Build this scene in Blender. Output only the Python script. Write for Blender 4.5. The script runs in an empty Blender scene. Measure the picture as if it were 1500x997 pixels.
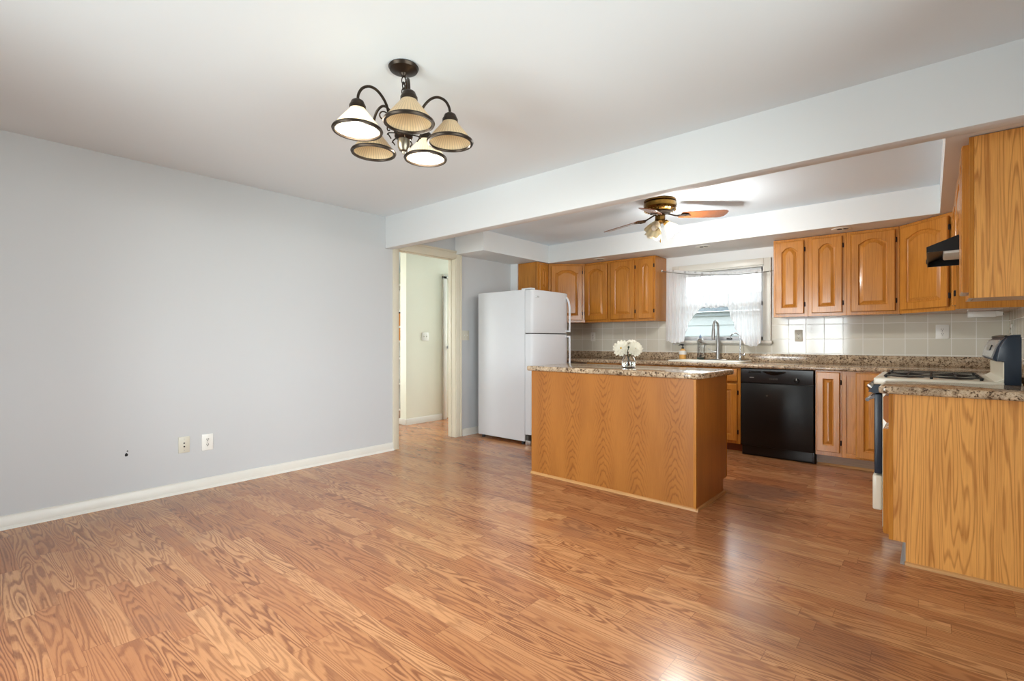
import bpy, bmesh, math, random
from mathutils import Vector, Matrix
random.seed(7)
PI = math.pi
S = bpy.context.scene
COL = S.collection

# ------------------------------------------------------------------ camera, world, light, exposure
cam_d = bpy.data.cameras.new('camera')
cam_d.sensor_width = 36.0
cam_d.lens = 714.0 / 1500 * 36.0
cam_d.clip_start = 0.02
cam = bpy.data.objects.new('camera', cam_d)
COL.objects.link(cam)
cam.location = (4.288, 0.0, 1.15)
cam.rotation_euler = (PI / 2, 0, math.radians(40.62))
S.camera = cam

S.view_settings.view_transform = 'Standard'
S.view_settings.look = 'None'
S.view_settings.gamma = 1.0
S.view_settings.use_curve_mapping = False
S.view_settings.exposure = 0.58
S.cycles.use_denoising = True
S.cycles.max_bounces = 10
S.cycles.diffuse_bounces = 7
S.cycles.glossy_bounces = 4
S.cycles.transmission_bounces = 8
S.cycles.transparent_max_bounces = 16
S.cycles.sample_clamp_indirect = 6.0
S.cycles.caustics_reflective = False
S.cycles.caustics_refractive = False

world = bpy.data.worlds.new('sky')
world.use_nodes = True
S.world = world
WB = world.node_tree.nodes['Background']
WB.inputs['Color'].default_value = (0.90, 0.96, 1.0, 1)
WB.inputs['Strength'].default_value = 5.2


def area_light(name, loc, rot, sx, sy, power, color=(1, 1, 1), spread=PI):
    d = bpy.data.lights.new(name, 'AREA')
    d.shape = 'RECTANGLE'
    d.size, d.size_y = sx, sy
    d.energy = power
    d.color = color
    d.spread = spread
    o = bpy.data.objects.new(name, d)
    COL.objects.link(o)
    o.location, o.rotation_euler = loc, rot
    return o


# daylight arriving through the dining room's sliding door and its side window; far room and hall get added fill lights
area_light('daylight_sliding_door', (2.25, -1.32, 1.10), (PI / 2, 0, 0), 1.4, 2.0, 96, (0.94, 0.975, 1.0))
area_light('daylight_side_window', (5.05, 1.35, 1.40), (PI / 2, 0, PI / 2), 1.9, 1.5, 75, (0.94, 0.975, 1.0))
area_light('far_room_fill', (-2.25, 2.22, 1.45), (PI / 2, 0, 0), 1.2, 1.3, 26, (0.97, 1.0, 0.98))  # added to brighten the far room; no window is seen there
area_light('hall_fill', (-0.61, 7.25, 1.45), (PI / 2, 0, PI), 0.9, 1.5, 48, (0.97, 1.0, 0.96))  # added to brighten the hall; its source is out of view


# ------------------------------------------------------------------ node helpers and materials
def lin(c):
    return tuple(((v / 255.0) / 12.92 if v / 255.0 <= 0.04045 else ((v / 255.0 + 0.055) / 1.055) ** 2.4) for v in c) + (1.0,)


class NT:
    def __init__(self, name):
        self.m = bpy.data.materials.new(name)
        self.m.use_nodes = True
        self.t = self.m.node_tree
        self.b = self.t.nodes['Principled BSDF']
        self.out = self.t.nodes['Material Output']

    def n(self, typ, **kw):
        nd = self.t.nodes.new(typ)
        for k, v in kw.items():
            setattr(nd, k, v)
        return nd

    def l(self, a, b):
        self.t.links.new(a, b)

    def put(self, sock, v):
        if isinstance(v, (int, float)):
            sock.default_value = v
        elif isinstance(v, (tuple, list)):
            sock.default_value = v
        else:
            self.l(v, sock)

    def math(self, op, a, b=0.0, c=None):
        nd = self.n('ShaderNodeMath', operation=op)
        self.put(nd.inputs[0], a)
        self.put(nd.inputs[1], b)
        if c is not None:
            self.put(nd.inputs[2], c)
        return nd.outputs[0]

    def mix(self, f, a, b, blend='MIX'):
        nd = self.n('ShaderNodeMix', data_type='RGBA', blend_type=blend)
        self.put(nd.inputs[0], f)
        self.put(nd.inputs[6], a)
        self.put(nd.inputs[7], b)
        return nd.outputs[2]

    def coord(self, which='Object'):
        return self.n('ShaderNodeTexCoord').outputs[which]

    def sep(self, v):
        nd = self.n('ShaderNodeSeparateXYZ')
        self.l(v, nd.inputs[0])
        return nd.outputs

    def comb(self, x, y, z):
        nd = self.n('ShaderNodeCombineXYZ')
        for i, v in enumerate((x, y, z)):
            self.put(nd.inputs[i], v)
        return nd.outputs[0]

    def noise(self, v, scale=1.0, detail=2.0, rough=0.5, dist=0.0):
        nd = self.n('ShaderNodeTexNoise')
        if v is not None:
            self.l(v, nd.inputs['Vector'])
        nd.inputs['Scale'].default_value = scale
        nd.inputs['Detail'].default_value = detail
        nd.inputs['Roughness'].default_value = rough
        nd.inputs['Distortion'].default_value = dist
        return nd.outputs

    def white(self, v):
        nd = self.n('ShaderNodeTexWhiteNoise', noise_dimensions='3D')
        self.l(v, nd.inputs['Vector'])
        return nd.outputs

    def ramp(self, f, stops, interp='LINEAR'):
        nd = self.n('ShaderNodeValToRGB')
        nd.color_ramp.interpolation = interp
        el = nd.color_ramp.elements
        while len(el) < len(stops):
            el.new(0.5)
        for e, (p, c) in zip(el, stops):
            e.position = p
            e.color = c if len(c) == 4 else tuple(c) + (1,)
        self.put(nd.inputs[0], f)
        return nd.outputs[0]

    def bump(self, h, strength=0.2, dist=0.01):
        nd = self.n('ShaderNodeBump')
        nd.inputs['Strength'].default_value = strength
        nd.inputs['Distance'].default_value = dist
        self.l(h, nd.inputs['Height'])
        self.l(nd.outputs[0], self.b.inputs['Normal'])

    def set(self, **kw):
        for k, v in kw.items():
            self.put(self.b.inputs[k.replace('_', ' ')], v)
        return self.m


def plain(name, rgb, rough=0.5, metal=0.0, var=0.03, scale=6.0, coat=0.0, ior=1.45, bump=0.0):
    """one colour with a faint procedural mottle"""
    t = NT(name)
    c = lin(rgb)
    n = t.noise(t.coord(), scale, 3.0)[0]
    dark = tuple(v * (1 - var * 2) for v in c[:3]) + (1,)
    lite = tuple(min(1, v * (1 + var * 2)) for v in c[:3]) + (1,)
    t.set(Base_Color=t.ramp(n, [(0.3, dark), (0.7, lite)]), Roughness=rough, Metallic=metal, IOR=ior)
    t.b.inputs['Coat Weight'].default_value = coat
    if bump:
        t.bump(t.noise(t.coord(), 180.0, 2.0)[0], bump, 0.002)
    return t.m


M = {}
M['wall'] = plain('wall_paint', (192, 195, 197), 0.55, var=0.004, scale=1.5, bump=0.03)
M['ceiling'] = plain('ceiling_paint', (220, 227, 231), 0.7, var=0.004, scale=1.5, bump=0.03)
M['ceilk'] = plain('ceiling_paint_brightened', (226, 239, 249), 0.7, var=0.004, scale=1.5, bump=0.03)  # ceiling white made paler and cooler; colour offsets dim, warm kitchen light
M['kwall'] = plain('wall_paint_brightened', (222, 225, 226), 0.55, var=0.004, scale=1.5, bump=0.03)  # wall white lightened; the colour makes up for weak kitchen light
M['hall'] = plain('hall_paint', (222, 222, 206), 0.6, var=0.004)
M['trim'] = plain('trim_paint', (214, 212, 204), 0.35, var=0.01)
M['casing'] = plain('casing_paint', (208, 202, 183), 0.35, var=0.01)
M['white'] = plain('white_enamel', (206, 209, 213), 0.46, var=0.005)
M['plate'] = plain('white_plastic', (228, 228, 222), 0.35, var=0.01)
M['ivory'] = plain('ivory_plastic', (206, 203, 188), 0.35, var=0.01)
M['bisque'] = plain('bisque_enamel', (226, 221, 203), 0.22, var=0.01)
M['hole'] = plain('dark_hole', (18, 17, 17), 0.8)
M['slot'] = plain('dark_slot', (70, 68, 64), 0.6)
M['black'] = plain('black_plastic', (9, 10, 11), 0.33, var=0.05)
M['blackgloss'] = plain('black_gloss', (10, 10, 11), 0.10, var=0.05)
M['navy'] = plain('charcoal_blue_plastic', (32, 44, 58), 0.35, var=0.04)
M['panelgrey'] = plain('charcoal_panel', (34, 36, 38), 0.3, var=0.04)
M['chrome'] = plain('chrome', (205, 207, 210), 0.12, 1.0, var=0.01)
M['steel'] = plain('brushed_steel', (178, 178, 176), 0.3, 1.0, var=0.03, scale=30)
M['bronze'] = plain('dark_bronze', (54, 45, 37), 0.38, 0.75, var=0.08, scale=25)
M['pewter'] = plain('antique_pewter', (120, 112, 98), 0.32, 0.85, var=0.06, scale=25)
M['brass'] = plain('antique_brass', (112, 82, 38), 0.26, 1.0, var=0.12, scale=22)
M['brasslite'] = plain('polished_brass', (196, 160, 92), 0.2, 1.0, var=0.06, scale=22)
M['hinge'] = plain('dark_hinge', (36, 26, 20), 0.4, 0.6)
M['siding'] = plain('blue_siding', (146, 150, 151), 0.6, var=0.02)
M['sidingwhite'] = plain('white_fascia', (130, 136, 140), 0.6, var=0.01)
M['roofing'] = plain('slate_shingles', (96, 104, 110), 0.8, var=0.1, scale=30)
M['ground'] = plain('outside_lawn', (92, 104, 70), 0.9, var=0.2, scale=8)
M['petal'] = plain('white_petal', (246, 243, 232), 0.6, var=0.02)
M['pollen'] = plain('yellow_pollen', (200, 160, 60), 0.8, var=0.15, scale=200)
M['stem'] = plain('green_stem', (88, 112, 60), 0.5, var=0.1)
M['leaf'] = plain('dark_leaf', (38, 54, 34), 0.5, var=0.1)
M['soap'] = plain('amber_soap', (222, 170, 96), 0.25, var=0.03)
M['paper'] = plain('white_label', (238, 238, 234), 0.5, var=0.01)
M['sink'] = plain('white_sink', (238, 238, 228), 0.15, var=0.005, coat=0.3)
M['grate'] = plain('cast_iron', (28, 29, 30), 0.5, 0.2, var=0.1, scale=60)
M['display'] = plain('speckled_grey_panel', (150, 150, 146), 0.25, var=0.12, scale=220)
M['lens'] = plain('white_lens', (214, 212, 204), 0.4, var=0.02)
M['puttyback'] = plain('grey_vinyl', (150, 146, 142), 0.35, var=0.05)
M['walnutblade'] = None


def wood(name, light, dark, kind='plain', rough=0.3, axis=2, strength=1.0, period=None):
    """oak: contour lines of a stretched noise, growing along `axis`"""
    t = NT(name)
    co = t.coord()
    x, y, z = t.sep(co)
    rnd = t.n('ShaderNodeObjectInfo').outputs['Random']
    off = t.math('MULTIPLY', rnd, 37.0)
    if axis == 2:
        a, b, g = x, y, z
    elif axis == 0:
        a, b, g = z, y, x
    else:
        a, b, g = x, z, y
    if period:                      # veneer leaves that repeat side by side
        ph = t.math('SUBTRACT', t.math('FRACT', t.math('DIVIDE', a, period)), 0.5)
        u = t.math('MULTIPLY', ph, period)
        dome = t.math('ADD', t.math('MULTIPLY', t.math('MULTIPLY', u, u), 14.0), t.math('MULTIPLY', t.math('ABSOLUTE', u), 0.75))
        zz = t.math('MULTIPLY', t.math('ABSOLUTE', t.math('SUBTRACT', g, 0.55)), 1.0)
        v = t.comb(t.math('MULTIPLY', u, 14.0), 0.0, t.math('ADD', t.math('MULTIPLY', g, 3.6), t.math('MULTIPLY', t.math('FLOOR', t.math('DIVIDE', a, period)), 0.13)))
        nz = t.noise(v, 1.0, 3.5, 0.55)[0]
        val = t.math('ADD', t.math('ADD', t.math('MULTIPLY', nz, 0.17), dome), t.math('MULTIPLY', zz, -0.85))
        fr = t.math('FRACT', t.math('MULTIPLY', val, 19.0))
        # figure is strongest in the middle of each leaf, straight pencil grain between
        mid = t.ramp(t.math('ABSOLUTE', u), [(0.0, (1, 1, 1, 1)), (0.045, (0.9, 0.9, 0.9, 1)), (0.10, (0.12, 0.12, 0.12, 1))])
    else:
        fa, fg = (15.0, 0.55) if kind == 'cathedral' else (22.0, 0.5)
        v = t.comb(t.math('ADD', t.math('MULTIPLY', a, fa), off), t.math('ADD', t.math('MULTIPLY', b, fa), off), t.math('ADD', t.math('MULTIPLY', g, fg), off))
        nz = t.noise(v, 1.0, 1.6, 0.45, 0.15)[0]
        jit = t.noise(t.comb(t.math('MULTIPLY', a, 40.0), t.math('MULTIPLY', b, 40.0), t.math('MULTIPLY', g, 11.0)), 1.0, 2.0)[0]
        val = t.math('ADD', nz, t.math('MULTIPLY', jit, 0.012))
        fr = t.math('FRACT', t.math('MULTIPLY', val, 17.0 if kind == 'cathedral' else 9.0))
        mid = 0.8 if kind == 'cathedral' else 0.30
    line = t.ramp(fr, [(0.0, (1, 1, 1, 1)), (0.12, (0.85, 0.85, 0.85, 1)), (0.30, (0.10, 0.10, 0.10, 1)), (0.84, (0.0, 0.0, 0.0, 1)), (0.98, (0.8, 0.8, 0.8, 1))])
    fib = t.noise(t.comb(t.math('ADD', t.math('MULTIPLY', a, 330.0), off), t.math('MULTIPLY', b, 330.0), t.math('MULTIPLY', g, 7.0)), 1.0, 2.0)[0]
    blot = t.noise(t.comb(t.math('ADD', t.math('MULTIPLY', a, 7.0), off), t.math('MULTIPLY', b, 7.0), t.math('MULTIPLY', g, 1.4)), 1.0, 2.0)[0]
    L, D = lin(light), lin(dark)
    f = t.math('MULTIPLY', t.math('MULTIPLY', line, mid), 0.75 * strength)
    f = t.math('ADD', f, t.math('MULTIPLY', t.math('SUBTRACT', fib, 0.5), 0.9 * strength))
    f = t.math('ADD', f, t.math('MULTIPLY', t.math('SUBTRACT', blot, 0.5), 0.9))
    f = t.math('ADD', f, 0.12)
    nd = t.n('ShaderNodeClamp')
    t.put(nd.inputs[0], f)
    t.set(Base_Color=t.mix(nd.outputs[0], L, D), Roughness=rough)
    t.b.inputs['Coat Weight'].default_value = 0.15
    t.b.inputs['Coat Roughness'].default_value = 0.10
    t.b.inputs['Specular IOR Level'].default_value = 0.38
    return t.m


OAK_L, OAK_D = (191, 127, 52), (122, 69, 20)
M['oak'] = wood('oak_vertical', OAK_L, OAK_D, 'plain', 0.22)
M['oakfig'] = wood('oak_figured', (208, 146, 78), (150, 88, 34), 'cathedral', 0.27)
M['oakflat'] = wood('oak_horizontal', OAK_L, OAK_D, 'plain', 0.3, axis=0)
M['oakend'] = wood('oak_end_panel', (228, 166, 90), (166, 104, 46), 'cathedral', 0.32, strength=1.0)
M['oakveneer'] = wood('oak_veneer_leaves', (170, 110, 50), (116, 64, 22), rough=0.32, period=0.286, strength=0.68)
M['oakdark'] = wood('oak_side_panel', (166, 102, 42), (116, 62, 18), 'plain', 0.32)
M['oaktrim'] = wood('pale_oak_trim', (196, 148, 94), (158, 108, 60), 'plain', 0.35, axis=0)
M['oaktrimy'] = wood('pale_oak_trim_deep', (186, 134, 78), (150, 98, 50), 'plain', 0.35, axis=1)
M['toe'] = wood('weathered_toe_board', (150, 122, 96), (98, 74, 54), 'plain', 0.5, axis=0)
M['toedark'] = wood('dark_toe_board', (118, 58, 24), (78, 36, 14), 'plain', 0.4, axis=0)
M['walnutblade'] = wood('walnut_blade', (128, 74, 40), (60, 34, 22), 'plain', 0.22, axis=0)


def floor_mat():
    t = NT('oak_strip_floor')
    x, y, z = t.sep(t.coord())
    W, L = 0.083, 0.62
    row = t.math('FLOOR', t.math('DIVIDE', y, W))
    rr = t.white(t.comb(row, 3.3, 1.7))[0]
    xs = t.math('ADD', x, t.math('MULTIPLY', rr, 9.1))
    col = t.math('FLOOR', t.math('DIVIDE', xs, L))
    wn = t.white(t.comb(col, row, 0.5))
    r1 = wn[0]
    cr = t.sep(wn[1])
    # cathedral figure
    v = t.comb(t.math('ADD', t.math('MULTIPLY', x, 1.15), t.math('MULTIPLY', cr[0], 61.0)),
               t.math('ADD', t.math('MULTIPLY', y, 13.0), t.math('MULTIPLY', cr[1], 43.0)), t.math('MULTIPLY', cr[2], 29.0))
    nz = t.noise(v, 1.0, 1.2, 0.4, 0.1)[0]
    jit = t.noise(t.comb(t.math('MULTIPLY', x, 26.0), t.math('MULTIPLY', y, 70.0), 0.0), 1.0, 2.0)[0]
    val = t.math('ADD', nz, t.math('MULTIPLY', jit, 0.020))
    fr = t.math('FRACT', t.math('MULTIPLY', val, 17.0))
    line = t.ramp(fr, [(0.0, (1, 1, 1, 1)), (0.20, (0.9, 0.9, 0.9, 1)), (0.45, (0.15, 0.15, 0.15, 1)), (0.80, (0, 0, 0, 1)), (0.98, (0.9, 0.9, 0.9, 1))])
    amp = t.math('ADD', 0.5, t.math('MULTIPLY', cr[2], 0.5))
    fib = t.noise(t.comb(t.math('MULTIPLY', x, 6.0), t.math('MULTIPLY', y, 300.0), r1), 1.0, 2.0)[0]
    flk = t.noise(t.comb(t.math('MULTIPLY', x, 9.0), t.math('MULTIPLY', y, 60.0), t.math('MULTIPLY', r1, 20.0)), 1.0, 2.0)[0]
    base = t.ramp(r1, [(0.0, lin((172, 114, 74))), (0.35, lin((182, 125, 82))), (0.7, lin((190, 134, 90))), (1.0, lin((200, 146, 100)))])
    f = t.math('MULTIPLY', t.math('MULTIPLY', line, amp), 0.80)
    f = t.math('ADD', f, t.math('MULTIPLY', t.math('SUBTRACT', fib, 0.5), 0.55))
    f = t.math('ADD', f, t.math('MULTIPLY', t.math('MAXIMUM', t.math('SUBTRACT', flk, 0.62), 0.0), 2.2))
    nd = t.n('ShaderNodeClamp')
    t.put(nd.inputs[0], f)
    c = t.mix(nd.outputs[0], base, lin((112, 64, 40)))
    # joints
    fy = t.math('FRACT', t.math('DIVIDE', y, W))
    fx = t.math('FRACT', t.math('DIVIDE', xs, L))
    j = t.math('MAXIMUM', t.math('LESS_THAN', fy, 0.018), t.math('LESS_THAN', fx, 0.004))
    c = t.mix(t.math('MULTIPLY', j, 0.45), c, lin((96, 54, 34)))
    # worn greyish patches
    st = t.noise(t.comb(x, y, 4.0), 1.7, 3.0, 0.6)[0]
    sm = t.ramp(st, [(0.60, (0, 0, 0, 1)), (0.74, (0.30, 0.30, 0.30, 1))])
    c = t.mix(sm, c, lin((120, 92, 78)))
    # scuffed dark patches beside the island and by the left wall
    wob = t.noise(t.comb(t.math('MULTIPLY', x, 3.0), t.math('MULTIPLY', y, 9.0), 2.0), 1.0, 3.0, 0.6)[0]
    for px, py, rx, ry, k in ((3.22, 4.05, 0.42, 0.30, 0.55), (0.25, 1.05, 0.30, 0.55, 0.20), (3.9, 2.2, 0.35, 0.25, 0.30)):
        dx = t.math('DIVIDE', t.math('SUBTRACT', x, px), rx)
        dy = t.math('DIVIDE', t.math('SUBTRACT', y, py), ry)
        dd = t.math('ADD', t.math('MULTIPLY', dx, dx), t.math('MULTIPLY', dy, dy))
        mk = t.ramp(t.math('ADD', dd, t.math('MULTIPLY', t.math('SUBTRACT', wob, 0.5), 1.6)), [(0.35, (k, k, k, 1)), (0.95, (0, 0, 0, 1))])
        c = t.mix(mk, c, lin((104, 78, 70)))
    t.set(Base_Color=c, Roughness=t.math('ADD', 0.15, t.math('MULTIPLY', flk, 0.14)))
    t.b.inputs['IOR'].default_value = 1.48
    t.bump(t.math('SUBTRACT', 1.0, j), 0.12, 0.001)
    return t.m


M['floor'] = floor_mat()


def laminate():
    t = NT('granite_laminate')
    co = t.coord()
    n1 = t.noise(co, 55.0, 4.0, 0.65, 0.6)[0]
    n2 = t.noise(co, 17.0, 3.0, 0.6, 0.8)[0]
    n3 = t.noise(co, 120.0, 2.0, 0.6)[0]
    c = t.ramp(t.math('ADD', t.math('MULTIPLY', n1, 0.75), t.math('MULTIPLY', n3, 0.25)),
               [(0.38, lin((44, 36, 30))), (0.43, lin((112, 90, 70))), (0.475, lin((178, 154, 124))), (0.58, lin((208, 188, 160))), (0.68, lin((138, 112, 90)))])
    c = t.mix(t.ramp(n2, [(0.42, (0, 0, 0, 1)), (0.68, (0.62, 0.62, 0.62, 1))]), c, lin((104, 84, 66)))
    t.set(Base_Color=c, Roughness=0.12)
    return t.m


M['laminate'] = laminate()


def tile_mat(name, axis):
    t = NT(name)
    x, y, z = t.sep(t.coord())
    a = x if axis == 0 else y
    ox = 3.136 if axis == 0 else 5.86
    fx = t.math('FRACT', t.math('DIVIDE', t.math('SUBTRACT', a, ox - 1.6), 0.1608))
    fz = t.math('FRACT', t.math('DIVIDE', t.math('SUBTRACT', z, 1.014 - 0.6), 0.15))
    g = 0.030
    m = t.math('MAXIMUM', t.math('MAXIMUM', t.math('LESS_THAN', fx, g), t.math('LESS_THAN', fz, g)), 0.0)
    cell = t.white(t.comb(t.math('FLOOR', t.math('DIVIDE', t.math('SUBTRACT', a, ox - 1.6), 0.1608)), t.math('FLOOR', t.math('DIVIDE', t.math('SUBTRACT', z, 0.414), 0.15)), 1.0))[0]
    c = t.mix(cell, lin((207, 203, 188)), lin((214, 211, 198)))
    c = t.mix(m, c, lin((232, 231, 226)))
    t.set(Base_Color=c, Roughness=t.math('ADD', 0.085, t.math('MULTIPLY', m, 0.6)))
    t.bump(t.math('SUBTRACT', 1.0, m), 0.35, 0.002)
    return t.m


M['tile'] = tile_mat('wall_tile', 0)
M['tileside'] = tile_mat('wall_tile_side', 1)


def glass_mat(name, tint=(1, 1, 1), rough=0.0):
    t = NT(name)
    n = t.noise(t.coord(), 3.0, 1.0)[0]
    t.set(Base_Color=tuple(tint) + (1,), Roughness=t.math('MULTIPLY', n, rough * 2), IOR=1.45)
    t.b.inputs['Transmission Weight'].default_value = 1.0
    return t.m


def pane_mat():
    t = NT('window_glass')
    tr = t.n('ShaderNodeBsdfTransparent')
    tr.inputs[0].default_value = (0.96, 0.98, 0.98, 1)
    gl = t.n('ShaderNodeBsdfGlossy')
    gl.inputs['Roughness'].default_value = 0.02
    fr = t.n('ShaderNodeFresnel')
    fr.inputs[0].default_value = 1.45
    n = t.noise(t.coord(), 2.0, 1.0)[0]
    mx = t.n('ShaderNodeMixShader')
    t.l(t.math('MULTIPLY', fr.outputs[0], t.math('ADD', 0.9, t.math('MULTIPLY', n, 0.1))), mx.inputs[0])
    t.l(tr.outputs[0], mx.inputs[1])
    t.l(gl.outputs[0], mx.inputs[2])
    t.l(mx.outputs[0], t.out.inputs[0])
    return t.m


M['glass'] = glass_mat('clear_glass')
M['water'] = glass_mat('vase_water', (0.93, 0.96, 0.90))
M['clearplastic'] = glass_mat('clear_plastic', (0.93, 0.97, 1.0), 0.05)
M['pane'] = pane_mat()


def lace_mat():
    t = NT('lace_voile')
    co = t.coord()
    x, y, z = t.sep(co)
    flat = t.comb(x, 0.0, z)
    vor = t.n('ShaderNodeTexVoronoi')
    t.l(flat, vor.inputs['Vector'])
    vor.inputs['Scale'].default_value = 16.0
    dots = t.ramp(vor.outputs[0], [(0.16, (1, 1, 1, 1)), (0.30, (0, 0, 0, 1))])
    weave = t.noise(flat, 260.0, 1.0)[0]
    tr = t.n('ShaderNodeBsdfTransparent')
    hem = t.n('ShaderNodeAttribute')
    hem.attribute_name = 'hem'
    motif = t.math('MULTIPLY', t.math('MULTIPLY', dots, hem.outputs['Fac']), 0.75)
    df = t.n('ShaderNodeBsdfDiffuse')
    t.l(t.mix(motif, (0.97, 0.97, 0.98, 1), (0.42, 0.43, 0.46, 1)), df.inputs[0])
    tl = t.n('ShaderNodeBsdfTranslucent')
    t.l(t.mix(motif, (0.95, 0.96, 0.98, 1), (0.30, 0.31, 0.34, 1)), tl.inputs[0])
    m1 = t.n('ShaderNodeMixShader')
    m1.inputs[0].default_value = 0.55
    t.l(df.outputs[0], m1.inputs[1])
    t.l(tl.outputs[0], m1.inputs[2])
    att = t.n('ShaderNodeAttribute')
    att.attribute_name = 'hem'
    dens = t.math('ADD', 0.66, t.math('MULTIPLY', weave, 0.24))
    dens = t.math('ADD', dens, t.math('MULTIPLY', att.outputs['Fac'], t.math('ADD', 0.16, t.math('MULTIPLY', dots, 0.4))))
    nd = t.n('ShaderNodeClamp')
    t.put(nd.inputs[0], dens)
    m2 = t.n('ShaderNodeMixShader')
    t.l(nd.outputs[0], m2.inputs[0])
    t.l(tr.outputs[0], m2.inputs[1])
    t.l(m1.outputs[0], m2.inputs[2])
    t.l(m2.outputs[0], t.out.inputs[0])
    return t.m


M['lace'] = lace_mat()


def shade_glass(name, rgb, emit=0.0, ecol=(1, 0.93, 0.8), ribs=46):
    """ribbed translucent lamp glass"""
    t = NT(name)
    x, y, z = t.sep(t.coord())
    ang = t.math('ARCTAN2', y, x)
    rib = t.math('ADD', 0.5, t.math('MULTIPLY', t.math('SINE', t.math('MULTIPLY', ang, float(ribs))), 0.5))
    c = lin(rgb)
    col = t.mix(rib, tuple(v * 0.80 for v in c[:3]) + (1,), c)
    tl = t.n('ShaderNodeBsdfTranslucent')
    t.l(col, tl.inputs[0])
    t.set(Base_Color=col, Roughness=0.3)
    mx = t.n('ShaderNodeMixShader')
    mx.inputs[0].default_value = 0.45
    t.l(t.b.outputs[0], mx.inputs[1])
    t.l(tl.outputs[0], mx.inputs[2])
    t.bump(rib, 0.25, 0.002)
    if emit:
        t.b.inputs['Emission Color'].default_value = tuple(ecol) + (1,)
        t.b.inputs['Emission Strength'].default_value = emit
    t.l(mx.outputs[0], t.out.inputs[0])
    return t.m


M['shade'] = shade_glass('amber_ribbed_glass', (242, 222, 184))
M['shadelit'] = shade_glass('lit_ribbed_glass', (246, 236, 214), 0.22)
M['tulip'] = shade_glass('tulip_glass', (238, 230, 206), ribs=9)
M['tuliplit'] = shade_glass('lit_tulip_glass', (248, 240, 222), 0.35, ribs=9)


def emis(name, col, s):
    t = NT(name)
    n = t.noise(t.coord(), 2.0, 1.0)[0]
    t.set(Base_Color=(1, 1, 1, 1))
    t.b.inputs['Emission Color'].default_value = tuple(col) + (1,)
    t.l(t.math('ADD', s, t.math('MULTIPLY', n, 0.01)), t.b.inputs['Emission Strength'])
    return t.m


M['bulb'] = emis('lit_bulb', (1, 0.94, 0.82), 4.0)
M['bulboff'] = plain('frosted_bulb', (235, 230, 220), 0.3)


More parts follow.
